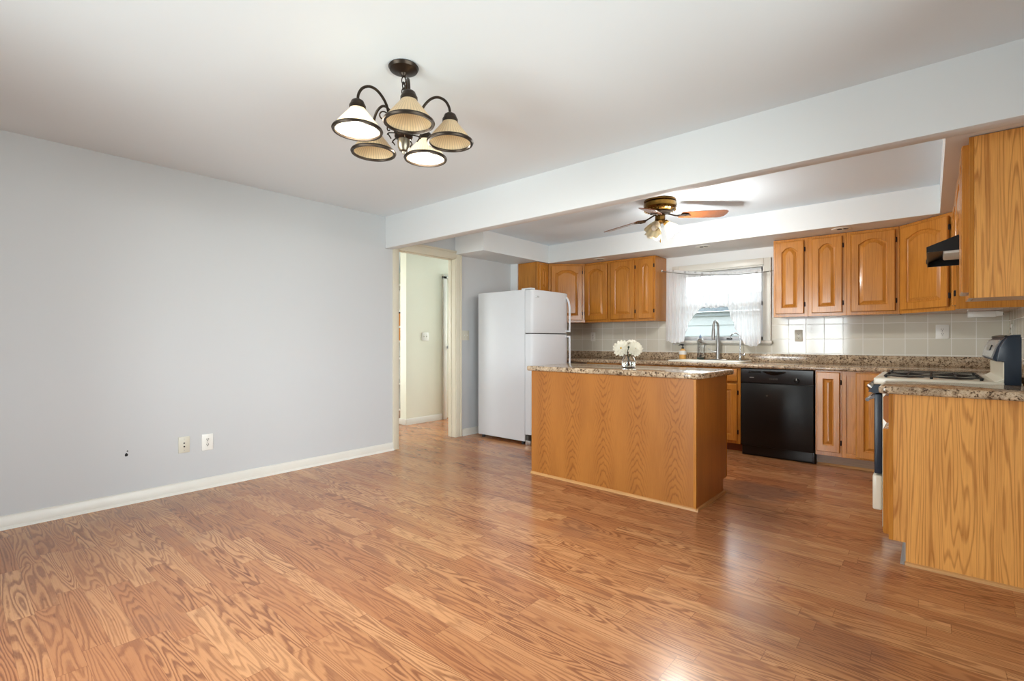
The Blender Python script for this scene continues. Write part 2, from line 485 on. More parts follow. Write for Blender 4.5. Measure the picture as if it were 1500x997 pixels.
# ------------------------------------------------------------------ mesh helpers
class B(object):
    """collects shapes into one bmesh"""

    def __init__(self):
        self.bm = bmesh.new()

    def _tag(self, faces, mi):
        for f in faces:
            f.material_index = mi

    def box(self, x0, x1, y0, y1, z0, z1, bev=0.0, seg=2, mi=0, mat=None):
        bm = self.bm
        n0 = len(bm.faces)
        r = bmesh.ops.create_cube(bm, size=1.0)
        vs = r['verts']
        for v in vs:
            v.co = Vector(((x0 + x1) / 2 + v.co.x * (x1 - x0), (y0 + y1) / 2 + v.co.y * (y1 - y0), (z0 + z1) / 2 + v.co.z * (z1 - z0)))
        fs = list({f for v in vs for f in v.link_faces})
        self._tag(fs, mi)
        if bev > 0:
            es = list({e for v in vs for e in v.link_edges})
            q = bmesh.ops.bevel(bm, geom=es, offset=bev, segments=seg, affect='EDGES', profile=0.5)
            self._tag(q['faces'], mi)
            vs = list({v for f in bm.faces for v in f.verts if f.index == -1 or True}) if False else vs
        if mat is not None:
            bm.faces.ensure_lookup_table()
            nv = {v for f in list(bm.faces)[n0:] for v in f.verts}
            bmesh.ops.transform(bm, matrix=mat, verts=list(nv))
        return self

    def prism(self, pts, h0, h1, axis='z', bev=0.0, seg=3, mi=0):
        """pts: 2-D outline extruded along axis from h0 to h1"""
        bm = self.bm

        def P(a, b, h):
            return {'z': (a, b, h), 'x': (h, a, b), 'y': (a, h, b)}[axis]
        lo = [bm.verts.new(P(a, b, h0)) for a, b in pts]
        hi = [bm.verts.new(P(a, b, h1)) for a, b in pts]
        n = len(pts)
        fs = [bm.faces.new(lo[::-1]), bm.faces.new(hi)]
        for i in range(n):
            fs.append(bm.faces.new((lo[i], lo[(i + 1) % n], hi[(i + 1) % n], hi[i])))
        self._tag(fs, mi)
        bmesh.ops.recalc_face_normals(bm, faces=fs)
        if bev > 0:
            es = [e for f in fs[:2] for e in f.edges]
            q = bmesh.ops.bevel(bm, geom=es, offset=bev, segments=seg, affect='EDGES', profile=0.5)
            self._tag(q['faces'], mi)
        return self

    def lathe(self, prof, seg=32, c=(0, 0, 0), mat=None, mi=0, a0=0.0):
        bm = self.bm
        rings = []
        new = []
        for r, z in prof:
            if r < 1e-6:
                v = bm.verts.new((c[0], c[1], c[2] + z))
                rings.append([v])
                new.append(v)
            else:
                ring = [bm.verts.new((c[0] + r * math.cos(a0 + 2 * PI * k / seg), c[1] + r * math.sin(a0 + 2 * PI * k / seg), c[2] + z)) for k in range(seg)]
                rings.append(ring)
                new += ring
        fs = []
        for A, Bq in zip(rings[:-1], rings[1:]):
            for k in range(seg):
                k2 = (k + 1) % seg
                if len(A) == 1 and len(Bq) == 1:
                    continue
                if len(A) == 1:
                    fs.append(bm.faces.new((A[0], Bq[k2], Bq[k])))
                elif len(Bq) == 1:
                    fs.append(bm.faces.new((A[k], A[k2], Bq[0])))
                else:
                    fs.append(bm.faces.new((A[k], A[k2], Bq[k2], Bq[k])))
        self._tag(fs, mi)
        bmesh.ops.recalc_face_normals(bm, faces=fs)
        if mat is not None:
            bmesh.ops.transform(bm, matrix=mat, verts=new)
        return self

    def cyl(self, p0, p1, r, seg=20, r1=None, mi=0):
        p0, p1 = Vector(p0), Vector(p1)
        d = p1 - p0
        q = d.to_track_quat('Z', 'Y').to_matrix().to_4x4()
        q.translation = p0
        r1 = r if r1 is None else r1
        return self.lathe([(0, 0), (r, 0), (r1, d.length), (0, d.length)], seg, mat=q, mi=mi)

    def tube(self, pts, r, seg=10, smooth=True, mi=0):
        bm = self.bm
        P = [Vector(p) for p in pts]
        R = r if isinstance(r, (list, tuple)) else [r] * len(P)
        if smooth and len(P) > 2:
            Q, RR = [], []
            for i in range(len(P) - 1):
                a, b, c, d = P[max(i - 1, 0)], P[i], P[i + 1], P[min(i + 2, len(P) - 1)]
                for k in range(5):
                    s = k / 5.0
                    Q.append(0.5 * ((2 * b) + (c - a) * s + (2 * a - 5 * b + 4 * c - d) * s * s + (3 * b - a - 3 * c + d) * s ** 3))
                    RR.append(R[i] + (R[i + 1] - R[i]) * s)
            Q.append(P[-1])
            RR.append(R[-1])
            P, R = Q, RR
        rings = []
        up = None
        for i, p in enumerate(P):
            t = (P[min(i + 1, len(P) - 1)] - P[max(i - 1, 0)]).normalized()
            if up is None:
                up = t.orthogonal().normalized()
            up = (up - t * up.dot(t))
            up = up.normalized() if up.length > 1e-6 else t.orthogonal().normalized()
            w = t.cross(up)
            rings.append([bm.verts.new(p + (up * math.cos(2 * PI * k / seg) + w * math.sin(2 * PI * k / seg)) * R[i]) for k in range(seg)])
        fs = []
        for A, Bq in zip(rings[:-1], rings[1:]):
            for k in range(seg):
                fs.append(bm.faces.new((A[k], A[(k + 1) % seg], Bq[(k + 1) % seg], Bq[k])))
        fs.append(bm.faces.new(rings[0][::-1]))
        fs.append(bm.faces.new(rings[-1]))
        self._tag(fs, mi)
        bmesh.ops.recalc_face_normals(bm, faces=fs)
        return self

    def torus(self, R, r, c, mat=None, seg=36, s2=8, mi=0):
        prof = []
        bm = self.bm
        rings = []
        new = []
        for i in range(seg):
            a = 2 * PI * i / seg
            ring = []
            for k in range(s2):
                b = 2 * PI * k / s2
                rr = R + r * math.cos(b)
                ring.append(bm.verts.new((rr * math.cos(a), rr * math.sin(a), r * math.sin(b))))
            rings.append(ring)
            new += ring
        fs = []
        for i in range(seg):
            A, Bq = rings[i], rings[(i + 1) % seg]
            for k in range(s2):
                fs.append(bm.faces.new((A[k], Bq[k], Bq[(k + 1) % s2], A[(k + 1) % s2])))
        self._tag(fs, mi)
        bmesh.ops.recalc_face_normals(bm, faces=fs)
        m = Matrix.Translation(Vector(c)) @ (mat or Matrix.Identity(4))
        bmesh.ops.transform(bm, matrix=m, verts=new)
        return self

    def ball(self, c, r, sx=1, sy=1, sz=1, seg=16, mi=0):
        q = bmesh.ops.create_uvsphere(self.bm, u_segments=seg, v_segments=max(6, seg // 2), radius=r)
        for v in q['verts']:
            v.co = Vector((c[0] + v.co.x * sx, c[1] + v.co.y * sy, c[2] + v.co.z * sz))
        self._tag({f for v in q['verts'] for f in v.link_faces}, mi)
        return self


def root_matrix(o):
    while o.parent is not None:
        o = o.parent
    return Matrix.LocRotScale(o.location, o.rotation_euler, None)


def obj(name, b, mats, parent=None, world=False, smooth=35):
    """link one mesh object; world=True: shapes were given in room coordinates"""
    bm = b.bm
    if world and parent is not None:
        bmesh.ops.transform(bm, matrix=root_matrix(parent).inverted(), verts=bm.verts[:])
    me = bpy.data.meshes.new(name)
    bm.to_mesh(me)
    bm.free()
    for m in (mats if isinstance(mats, (list, tuple)) else [mats]):
        me.materials.append(m)
    if smooth:
        me.polygons.foreach_set('use_smooth', [True] * len(me.polygons))
        me.set_sharp_from_angle(angle=math.radians(smooth))
    o = bpy.data.objects.new(name, me)
    COL.objects.link(o)
    if parent is not None:
        o.parent = parent
    return o


def tag(o, label, cat, group=None):
    o['label'] = label
    o['category'] = cat
    if group:
        o['group'] = group
    return o


def thing(name, label, cat, loc=(0, 0, 0), rotz=0.0, group=None):
    o = bpy.data.objects.new(name, None)
    COL.objects.link(o)
    o.empty_display_size = 0.05
    o.location = loc
    o.rotation_euler = (0, 0, rotz)
    return tag(o, label, cat, group)


def struct(name, b, mat, parent=None, label=None, smooth=35):
    o = obj(name, b, mat, parent, smooth=smooth)
    if parent is None:
        o['kind'] = 'structure'
        o['label'] = label or name.replace('_', ' ')
        o['category'] = label.split()[-1] if False else name.split('_')[0]
    return o


# ------------------------------------------------------------------ the setting
YB, XR, CD, CK = 5.86, 4.80, 2.43, 2.40        # back wall, right wall, dining and kitchen ceilings
YF = -1.15                                      # wall behind the camera
SOF = 2.17                                      # underside of the kitchen soffits
DY0, DY1, DH = 3.133, 3.962, 2.125              # doorway in the left wall

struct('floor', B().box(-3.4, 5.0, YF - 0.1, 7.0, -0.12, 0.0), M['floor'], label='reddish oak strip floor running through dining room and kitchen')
struct('ceiling', B().box(-3.4, 5.0, YF - 0.1, 2.98, CD, CD + 0.12), M['ceiling'], label='plain white dining room ceiling')
struct('ceiling_kitchen', B().box(-3.4, 5.0, 3.085, 7.0, CK, CK + 0.15), M['ceilk'], label='white kitchen ceiling behind the beam')
struct('trim_1', B().box(0.0, XR, 2.98, 3.085, 2.105, CD + 0.1, 0.004), M['kwall'], label='white ceiling beam between dining room and kitchen')

# left wall with its doorway, and the jog beside the refrigerator
w = B()
w.box(-0.1, 0, YF, DY0, 0, CD)
w.box(-0.1, 0, DY1, 7.0, 0, CD)
w.box(-0.1, 0, DY0, DY1, DH, CD)
struct('wall_left', w, M['wall'], label='long bare white wall on the left')
struct('trim_2', B().box(0, 0.12, 4.97, YB, 0, SOF + 0.1), M['kwall'], label='white wall jog beside the cabinet over the refrigerator')

# back wall with the window opening
WX0, WX1, WZ0, WZ1 = 1.955, 2.905, 1.150, 1.980
w = B()
w.box(0, WX0, YB, YB + 0.14, 0, CD)
w.box(WX1, 5.0, YB, YB + 0.14, 0, CD)
w.box(WX0, WX1, YB, YB + 0.14, 0, WZ0)
w.box(WX0, WX1, YB, YB + 0.14, WZ1, CD)
struct('wall_back', w, M['kwall'], label='white kitchen wall with the window')

# right wall with a side window out of sight of the camera
w = B()
w.box(XR, XR + 0.14, YF, 0.40, 0, CD)
w.box(XR, XR + 0.14, 2.30, 5.86, 0, CD)
w.box(XR, XR + 0.14, 0.40, 2.30, 0, 0.65)
w.box(XR, XR + 0.14, 0.40, 2.30, 2.12, CD)
struct('wall_right', w, M['wall'], label='white wall on the right')
# wall behind the camera with a sliding door
w = B()
w.box(-0.1, 1.55, YF - 0.12, YF, 0, CD)
w.box(2.95, XR + 0.14, YF - 0.12, YF, 0, CD)
w.box(1.55, 2.95, YF - 0.12, YF, 2.08, CD)
struct('wall_front', w, M['wall'], label='white wall behind the camera')
d = B()
for a, b2 in ((1.56, 2.28), (2.22, 2.94)):
    y = YF - 0.05 if a < 2 else YF - 0.085
    d.box(a, a + 0.06, y - 0.02, y + 0.02, 0.02, 2.06)
    d.box(b2 - 0.06, b2, y - 0.02, y + 0.02, 0.02, 2.06)
    d.box(a, b2, y - 0.02, y + 0.02, 0.02, 0.10)
    d.box(a, b2, y - 0.02, y + 0.02, 1.99, 2.06)
dr = struct('door_3', d, M['trim'], label='white sliding glass door behind the camera')
obj('pane', B().box(1.62, 2.22, YF - 0.053, YF - 0.047, 0.10, 1.99).box(2.28, 2.88, YF - 0.088, YF - 0.082, 0.10, 1.99), M['pane'], dr)
d = B()
for z in (0.65, 1.36, 2.07):
    d.box(XR + 0.04, XR + 0.09, 0.40, 2.30, z, z + 0.05)
for y in (0.40, 1.325, 2.25):
    d.box(XR + 0.04, XR + 0.09, y, y + 0.05, 0.65, 2.12)
wn = struct('window_2', d, M['trim'], label='white double window in the right wall')
obj('pane', B().box(XR + 0.062, XR + 0.068, 0.42, 2.28, 0.68, 2.10), M['pane'], wn)

# soffits round the kitchen
struct('trim_3', B().box(0.0, 0.463, 3.963, 5.20, SOF, CK + 0.02), M['kwall'], label='white soffit above the refrigerator')
struct('trim_4', B().box(0.0, XR, 5.20, YB, SOF, CK + 0.02), M['kwall'], label='white soffit along the window wall')
struct('trim_5', B().box(4.348, XR, 3.085, 5.20, SOF, CK + 0.02), M['kwall'], label='white soffit above the range')

# hall beyond the doorway
w = B()
w.box(-1.25, -1.12, 4.095, 4.76, 0, CK)
w.box(-1.25, -1.12, 4.76, 5.52, 2.07, CK)
w.box(-1.25, -1.12, 5.52, 7.0, 0, CK)
struct('wall_hall', w, M['hall'], label='cream hall wall seen through the doorway')
struct('wall_hall_end', B().box(-1.25, -1.02, 7.0, 7.1, 0, CK).box(-0.2, 0.0, 7.0, 7.1, 0, CK).box(-1.02, -0.2, 7.0, 7.1, 0, 0.65).box(-1.02, -0.2, 7.0, 7.1, 2.15, CK), M['hall'], label='end wall of the hall')
struct('wall_hall_near', B().box(-3.4, -2.9, 2.3, 2.4, 0, CD).box(-1.6, -0.1, 2.3, 2.4, 0, CD).box(-2.9, -1.6, 2.3, 2.4, 0, 0.75).box(-2.9, -1.6, 2.3, 2.4, 2.15, CD), M['hall'], label='near wall of the room beyond the doorway')  # unseen opening cut to let the added far room light in
struct('wall_far_room', B().box(-3.5, -3.4, 2.3, 7.0, 0, CD).box(-3.4, -1.25, 5.5, 5.6, 0, CK), M['hall'], label='far wall of the room beyond the hall')
struct('ceiling_hall', B().box(-3.4, -0.1, 2.98, 3.085, CK, CK + 0.1), M['ceiling'], label='hall ceiling strip')
w = B()
w.prism([(0, 0), (0.016, 0), (0.016, 0.065), (0.009, 0.080), (0.0, 0.084)], 0, 1, 'y')
bmesh.ops.transform(w.bm, matrix=Matrix.Translation((-1.12, 4.095, 0)) @ Matrix.Diagonal((1, 0.635, 1, 1)), verts=w.bm.verts[:])
w.box(-1.262, -1.104, 4.077, 4.095, 0, 0.08, 0.004)
struct('baseboard_hall', w, M['trim'], label='white hall baseboard')

# baseboards of the left wall
for nm, y0, y1 in (('baseboard_left', YF, 3.075), ('baseboard_left_kitchen', 4.065, 4.97)):
    w = B().prism([(0, 0), (0.016, 0), (0.016, 0.062), (0.008, 0.078), (0.0, 0.082)], y0, y1, 'y')
    w.prism([(0.016, 0), (0.026, 0), (0.022, 0.012), (0.016, 0.018)], y0, y1, 'y')
    struct(nm, w, M['trim'], label='white baseboard along the left wall' if y0 < 0 else 'white baseboard beside the refrigerator')
w = B().box(0, 1.55, YF, YF + 0.015, 0, 0.08).box(2.95, XR, YF, YF + 0.015, 0, 0.08)
struct('baseboard_front', w, M['trim'], label='white baseboard behind the camera')
struct('baseboard_right', B().box(XR - 0.015, XR, YF, 2.98, 0, 0.08), M['trim'], label='white baseboard on the right wall')

# doorway casing and jamb
w = B()
w.box(-0.115, 0.018, DY0 - 0.062, DY0, 0, DH + 0.085, 0.004)
w.box(-0.115, 0.018, DY1, DY1 + 0.088, 0, DH + 0.085, 0.004)
w.box(-0.114, 0.0175, DY0 - 0.004, DY1 + 0.004, DH, DH + 0.0845, 0.002)
w.box(0.012, 0.026, DY1 + 0.066, DY1 + 0.088, 0, DH + 0.085, 0.004)
w.box(0.012, 0.026, DY0 - 0.062, DY1 + 0.088, DH + 0.066, DH + 0.087, 0.004)
w.box(-0.113, 0.012, DY1 - 0.010, DY1 + 0.004, 0, DH - 0.002, 0.001)
w.box(-0.113, 0.012, DY0 - 0.004, DY0 + 0.010, 0, DH - 0.002, 0.001)
w.box(-0.113, 0.012, DY0 - 0.004, DY1 + 0.004, DH - 0.010, DH + 0.004, 0.001)
w.box(-0.07, -0.055, DY1 - 0.020, DY1 - 0.005, 0, DH - 0.005, 0.002)
w.box(-0.07, -0.055, DY0 + 0.005, DY0 + 0.020, 0, DH - 0.005, 0.002)
w.box(-0.07, -0.055, DY0 + 0.005, DY1 - 0.005, DH - 0.020, DH - 0.005, 0.002)
struct('door_1', w, M['casing'], label='cream doorway casing in the left wall')
# closed door further along the hall
w = B()
w.box(-1.12, -1.085, 4.735, 4.80, 0, 2.09, 0.004)
w.box(-1.12, -1.085, 5.50, 5.565, 0, 2.09, 0.004)
w.box(-1.12, -1.085, 4.735, 5.565, 2.05, 2.115, 0.004)
dr = struct('door_2', w, M['trim'], label='white hall door and casing')
w = B().box(-1.165, -1.13, 4.80, 5.50, 0.01, 2.05, 0.003)
for z0, z1 in ((0.2, 0.9), (1.05, 1.9)):
    for y0, y1 in ((4.89, 5.11), (5.19, 5.41)):
        w.box(-1.132, -1.124, y0, y1, z0, z1, 0.004)
obj('door_slab', w, M['hall'], dr)
w = B().cyl((-1.13, 4.845, 1.05), (-1.075, 4.845, 1.05), 0.012).ball((-1.06, 4.845, 1.05), 0.026)
w.cyl((-1.13, 4.845, 1.05), (-1.122, 4.845, 1.05), 0.028)
obj('door_knob', w, M['steel'], dr)

# kitchen window: casing, sashes, panes, sill
w = B()
w.box(WX1, WX1 + 0.075, YB - 0.022, YB, WZ0 - 0.02, WZ1 + 0.075, 0.004)
w.box(WX1 + 0.058, WX1 + 0.075, YB - 0.032, YB, WZ0 - 0.02, WZ1 + 0.075, 0.003)
w.box(WX0 - 0.075, WX0, YB - 0.022, YB, WZ0 - 0.02, WZ1 + 0.075, 0.004)
w.box(WX0, WX1, YB - 0.022, YB, WZ1, WZ1 + 0.075, 0.004)
w.box(WX0, WX0 + 0.012, YB, YB + 0.14, WZ0, WZ1)
w.box(WX1 - 0.012, WX1, YB, YB + 0.14, WZ0, WZ1)
w.box(WX0, WX1, YB, YB + 0.14, WZ1 - 0.012, WZ1)
win = struct('window_1', w, M['trim'], label='white double hung window over the sink')
w = B().box(WX0 - 0.07, WX1 + 0.09, YB - 0.05, YB + 0.14, WZ0 - 0.035, WZ0, 0.006)
w.box(WX0 - 0.05, WX1 + 0.07, YB - 0.018, YB, WZ0 - 0.055, WZ0 - 0.035, 0.004)
obj('window_sill', w, M['trim'], win)
zm = 1.565
w = B()
for (z0, z1, y) in ((zm - 0.02, WZ1 - 0.012, YB + 0.085), (WZ0, zm + 0.02, YB + 0.05)):
    w.box(WX0 + 0.012, WX0 + 0.05, y, y + 0.03, z0, z1, 0.003)
    w.box(WX1 - 0.05, WX1 - 0.012, y, y + 0.03, z0, z1, 0.003)
    w.box(WX0 + 0.012, WX1 - 0.012, y, y + 0.03, z0, z0 + 0.045, 0.003)
    w.box(WX0 + 0.012, WX1 - 0.012, y, y + 0.03, z1 - 0.045, z1, 0.003)
obj('sash', w, M['white'], win)
obj('pane', B().box(WX0 + 0.05, WX1 - 0.05, YB + 0.097, YB + 0.103, zm + 0.02, WZ1 - 0.05), M['pane'], win)
obj('pane', B().box(WX0 + 0.05, WX1 - 0.05, YB + 0.062, YB + 0.068, WZ0 + 0.04, zm - 0.02), M['pane'], win)
obj('sash_lock', B().box(2.40, 2.46, YB + 0.03, YB + 0.05, zm + 0.005, zm + 0.02, 0.003).box(2.50, 2.56, YB + 0.035, YB + 0.05, WZ0 + 0.012, WZ0 + 0.03, 0.003), M['slot'], win)

# tiled splash areas
w = B().box(0.12, WX0 - 0.075, YB - 0.008, YB, 0.95, 1.40).box(WX1 + 0.075, XR, YB - 0.008, YB, 0.95, 1.40)
w.box(WX0 - 0.075, WX1 + 0.075, YB - 0.008, YB, 0.95, WZ0 - 0.055)
struct('wall_back_tile', w, M['tile'], label='cream square tiles on the back wall')
struct('wall_right_tile', B().box(XR - 0.008, XR, 3.2, YB - 0.008, 0.90, 1.70), M['tileside'], label='cream square tiles on the right wall')

# outside: the neighbouring house and the ground
nh = thing('neighbouring_house', 'pale blue sided house outside the kitchen window', 'house', (0.9, 9.6, -0.4))
w = B()
for k in range(10):
    z = -0.4 + k * 0.205
    w.prism([(9.6, z), (9.585, z), (9.6, z + 0.205)], -2.5, 7.5, 'x')
w.box(-2.5, 7.5, 9.6, 9.9, -0.4, 1.70)
obj('siding', w, M['siding'], nh, world=True, smooth=0)
obj('fascia', B().box(-2.7, 7.7, 9.55, 9.61, 1.62, 1.70), M['sidingwhite'], nh, world=True)
obj('roof', B().prism([(9.45, 1.70), (13.5, 2.3), (13.5, 2.4), (9.45, 1.79)], -2.7, 7.7, 'x'), M['roofing'], nh, world=True)
w = B().box(-40, 40, 7.1, 60, -0.5, -0.4).box(-40, 40, -60, YF - 0.2, -0.5, -0.2).box(5.0, 40, YF - 0.2, 7.1, -0.5, -0.3)
g = struct('ground', w, M['ground'], label='grass outside the house')


# ------------------------------------------------------------------ cabinets
def door_panel(x0, z0, w, h, y=0.0, t=0.021, rise=0.045, st=0.056, rail=0.06, N=14):
    """raised-panel door, back at y, front at y - t; rise > 0 arches the top of the panel"""
    bm = bmesh.new()
    st = min(st, w * 0.27)

    def inner(dd, yy):
        l, r, b, tp = st + dd, w - st - dd, rail + dd, h - rail - rise - dd
        pts = [(l, b), (r, b), (r, tp)]
        for i in range(1, N):
            s = 1 - 2.0 * i / N
            e = min(1.0, abs(s) / 0.90)
            pts.append(((l + r) / 2 + s * (r - l) / 2, tp + rise * (1 - e ** 2.2)))
        pts.append((l, tp))
        return [bm.verts.new((x0 + a, yy, z0 + c)) for a, c in pts]

    def outer(dd, yy):
        pts = [(dd, dd), (w - dd, dd), (w - dd, h - dd)]
        for i in range(1, N):
            pts.append((w - dd - (w - 2 * dd) * i / N, h - dd))
        pts.append((dd, h - dd))
        return [bm.verts.new((x0 + a, yy, z0 + c)) for a, c in pts]
    f = y - t
    rings = [outer(0, y), outer(0, f + 0.006), outer(0.006, f), inner(0, f), inner(0.004, f + 0.010), inner(0.011, f + 0.013), inner(0.034, f + 0.0035), inner(0.036, f + 0.002)]
    for A, Bq in zip(rings[:-1], rings[1:]):
        n = len(A)
        for i in range(n):
            bm.faces.new((A[i], A[(i + 1) % n], Bq[(i + 1) % n], Bq[i]))
    bm.faces.new(rings[-1])
    bm.faces.new(rings[0][::-1])
    bmesh.ops.recalc_face_normals(bm, faces=bm.faces[:])
    b = B()
    b.bm.free()
    b.bm = bm
    return b


def hinge(x, z, y, side):
    b = B().box(x - 0.006, x + 0.006, y - 0.006, y, z - 0.022, z + 0.022, 0.002)
    b.cyl((x - 0.004 * side, y - 0.008, z - 0.016), (x - 0.004 * side, y - 0.008, z + 0.016), 0.005, 10)
    b.ball((x - 0.004 * side, y - 0.008, z + 0.018), 0.005, seg=8).ball((x - 0.004 * side, y - 0.008, z - 0.018), 0.005, seg=8)
    return b


def add_door(par, x0, x1, z0, z1, rise, hs, y=0.0, mat=None, t=0.021):
    d = obj('door', door_panel(x0, z0, x1 - x0, z1 - z0, y, t=t, rise=rise), mat or M['oak'], par, smooth=28)
    hx = x1 + 0.006 if hs > 0 else x0 - 0.006
    for z in (z0 + 0.09, z1 - 0.09):
        obj('hinge', hinge(hx, z, y, hs), M['hinge'], d)
    return d


def add_drawer(par, x0, x1, z0, z1, y=0.0):
    b = B().box(x0, x1, y - 0.021, y, z0, z1, 0.006)
    return obj('drawer_front', b, M['oakflat'], par)


def cabinet(name, label, loc, rotz, w, d, h, doors=(), drawers=(), toe=0.0, group=None, toemat=None, carcass=None, side='oak', door_mat=None, hollow=False, door_t=0.021):
    """local frame: x along the front, y into the cabinet, z up; the face frame's front is y = 0"""
    c = thing(name, label, 'cabinet', loc, rotz, group)
    if hollow:
        cb = B()
        cb.box(0.001, 0.018, 0.019, d, toe, h).box(w - 0.018, w - 0.001, 0.019, d, toe, h).box(0.018, w - 0.018, d - 0.012, d, toe, h).box(0.018, w - 0.018, 0.019, d - 0.012, toe, toe + 0.018)
        obj('carcass', cb, M[side], c)
    elif carcass is None:
        obj('carcass', B().box(0.001, w - 0.001, 0.019, d, toe, h, 0.001, 1), M[side], c)
    else:
        obj('carcass', B().prism(carcass, toe, h, 'z', 0.001, 1), M[side], c)
    f = B()
    sw = 0.032
    f.box(0.004 + sw - 0.008, w - sw + 0.004, 0.0006, 0.018, toe + 0.0004, toe + 0.04, 0.001, 1)
    f.box(0.004 + sw - 0.008, w - sw + 0.004, 0.0006, 0.018, h - 0.04, h - 0.0004, 0.001, 1)
    xs = [0.0005] + [(doors[i][1] + doors[i + 1][0]) / 2 - sw / 2 for i in range(len(doors) - 1)] + [w - sw - 0.0005]
    for x in xs:
        f.box(x, x + sw, 0.0, 0.0185, toe, h, 0.0015, 1)
    f.box(0.01, w - 0.01, 0.012, 0.0175, toe + 0.001, h - 0.001)
    obj('face_frame', f, M['oak'], c)
    for x0, x1, z0, z1, rise, hs in doors:
        add_door(c, x0, x1, z0, z1, rise, hs, mat=door_mat, t=door_t)
    for x0, x1, z0, z1 in drawers:
        add_drawer(c, x0, x1, z0, z1)
    if toe:
        obj('toe_kick', B().box(0, w, 0.07, 0.085, 0, toe), toemat or M['toedark'], c)
    return c


UZ, UH = 1.387, 2.166 - 1.387
UY = 5.53
UD = YB - UY - 0.009
zb, zt = 0.030, UH - 0.026


def upper(name, label, x0, x1, doors, group=None):
    return cabinet(name, label, (x0, UY, UZ), 0, x1 - x0, UD, UH, [(a - x0, b - x0, zb, zt, 0.042, s) for a, b, s in doors], group=group)


upper('wall_cabinet', 'oak wall cabinet with two arched doors left of the window', 0.819, 1.553, [(0.824, 1.153, -1), (1.205, 1.534, 1)])
upper('wall_cabinet', 'narrow single door oak wall cabinet beside the lace curtain', 1.553, 1.800, [(1.588, 1.777, 1)])
upper('wall_cabinet', 'narrow oak wall cabinet immediately right of the window', 3.071, 3.379, [(3.093, 3.344, 1)])
upper('wall_cabinet', 'narrow oak wall cabinet second to the right of the window', 3.379, 3.691, [(3.411, 3.659, 1)])
upper('wall_cabinet', 'wide single door oak wall cabinet beside the right corner', 3.691, 4.083, [(3.727, 4.054, 1)])


def diagonal(label, pL, pR, pts, doors):
    a = math.atan2(pR[1] - pL[1], pR[0] - pL[0])
    w = math.hypot(pR[0] - pL[0], pR[1] - pL[1])
    R = Matrix.Rotation(-a, 4, 'Z')
    car = []
    for x, y in pts:
        v = R @ Vector((x - pL[0], y - pL[1], 0))
        car.append((v.x, v.y))
    # keep the carcass behind the face frame
    n = 0.019
    car = [(x, max(y, n)) for x, y in car]
    return cabinet('corner_wall_cabinet', label, (pL[0], pL[1], UZ), a, w, 0.3, UH, doors(w), carcass=car)


diagonal('diagonal oak corner wall cabinet left, behind the refrigerator', (0.45, 5.215), (0.819, 5.53),
         [(0.45, 5.215), (0.819, 5.53), (0.819, YB - 0.009), (0.125, YB - 0.009), (0.125, 5.215)], lambda w: [(0.035, w - 0.04, zb, zt, 0.045, 1)])
diagonal('diagonal oak corner wall cabinet right, beside the range hood', (4.083, 5.53), (4.436, 5.16),
         [(4.083, 5.53), (4.436, 5.16), (XR - 0.009, 5.16), (XR - 0.009, YB - 0.009), (4.083, YB - 0.009)], lambda w: [(0.03, w - 0.045, zb, zt, 0.045, 1)])

# over the refrigerator (faces right)
cabinet('wall_cabinet', 'short oak wall cabinet above the back of the refrigerator', (0.45, 4.98, 1.76), PI / 2, 0.232, 0.325, 2.166 - 1.76,
        [(0.028, 0.20, 0.03, 0.38, 0.03, 1)])
# right wall (faces left)
XF = 4.436
cabinet('wall_cabinet', 'slim oak wall cabinet tucked behind the range hood', (XF, 5.155, UZ), -PI / 2, 0.205, XR - XF - 0.009, UH, [(0.02, 0.175, zb, zt, 0.03, 1)])
cabinet('wall_cabinet', 'short oak wall cabinet above the black range hood', (XF, 4.945, 1.755), -PI / 2, 4.945 - 3.66, XR - XF - 0.009, 2.166 - 1.755,
        [(0.03, 0.62, 0.03, 0.38, 0.03, -1), (0.66, 1.25, 0.03, 0.38, 0.03, 1)])
cabinet('wall_cabinet', 'near oak wall cabinet at right edge with broad figured end panel', (XF, 3.655, 1.362), -PI / 2, 0.315, XR - XF - 0.001, 2.166 - 1.362,
        [(0.03, 0.29, 0.03, 2.166 - 1.362 - 0.03, 0.035, -1)], side='oakend', door_t=0.027)

# ---- back base cabinets
BY = 5.25
BH = 0.875
bz = 0.10
d_top = 0.862
cabinet('base_cabinet', 'oak base cabinet behind the island left of the sink', (1.02, BY, 0), 0, 0.96, 0.60, BH,
        [(0.03, 0.46, 0.13, 0.71, 0, -1), (0.50, 0.93, 0.13, 0.71, 0, 1)], [(0.03, 0.46, 0.735, d_top), (0.50, 0.93, 0.735, d_top)], toe=bz)
cabinet('sink_cabinet', 'oak sink base cabinet between island and dishwasher', (1.98, BY, 0), 0, 0.853, 0.60, BH,
        [(0.03, 0.405, 0.13, 0.711, 0, -1), (0.445, 0.823, 0.13, 0.711, 0, 1)], [(0.03, 0.405, 0.735, d_top), (0.445, 0.823, 0.735, d_top)], toe=bz, hollow=True)
cabinet('base_cabinet', 'narrow oak base cabinet right beside the dishwasher', (3.482, BY, 0), 0, 0.205, 0.60, BH,
        [(0.012, 0.192, 0.137, 0.862, 0, 1)], toe=bz, toemat=M['toe'])
cabinet('corner_base_cabinet', 'oak corner base cabinet left of the range', (3.687, BY, 0), 0, 0.43, 0.60, BH,
        [(0.104, 0.36, 0.115, 0.862, 0, 1)], toe=bz, toemat=M['toe'])
cabinet('base_cabinet', 'oak base cabinet hidden behind the range', (4.12, 5.248, 0), -PI / 2, 0.80, 0.66, BH,
        [(0.08, 0.42, 0.13, 0.711, 0, -1)], [(0.08, 0.42, 0.735, d_top)], toe=bz)
qr = B().prism([(BY + 0.07, 0.001), (BY + 0.055, 0.001), (BY + 0.060, 0.012), (BY + 0.07, 0.018)], 3.49, 4.10, 'x')
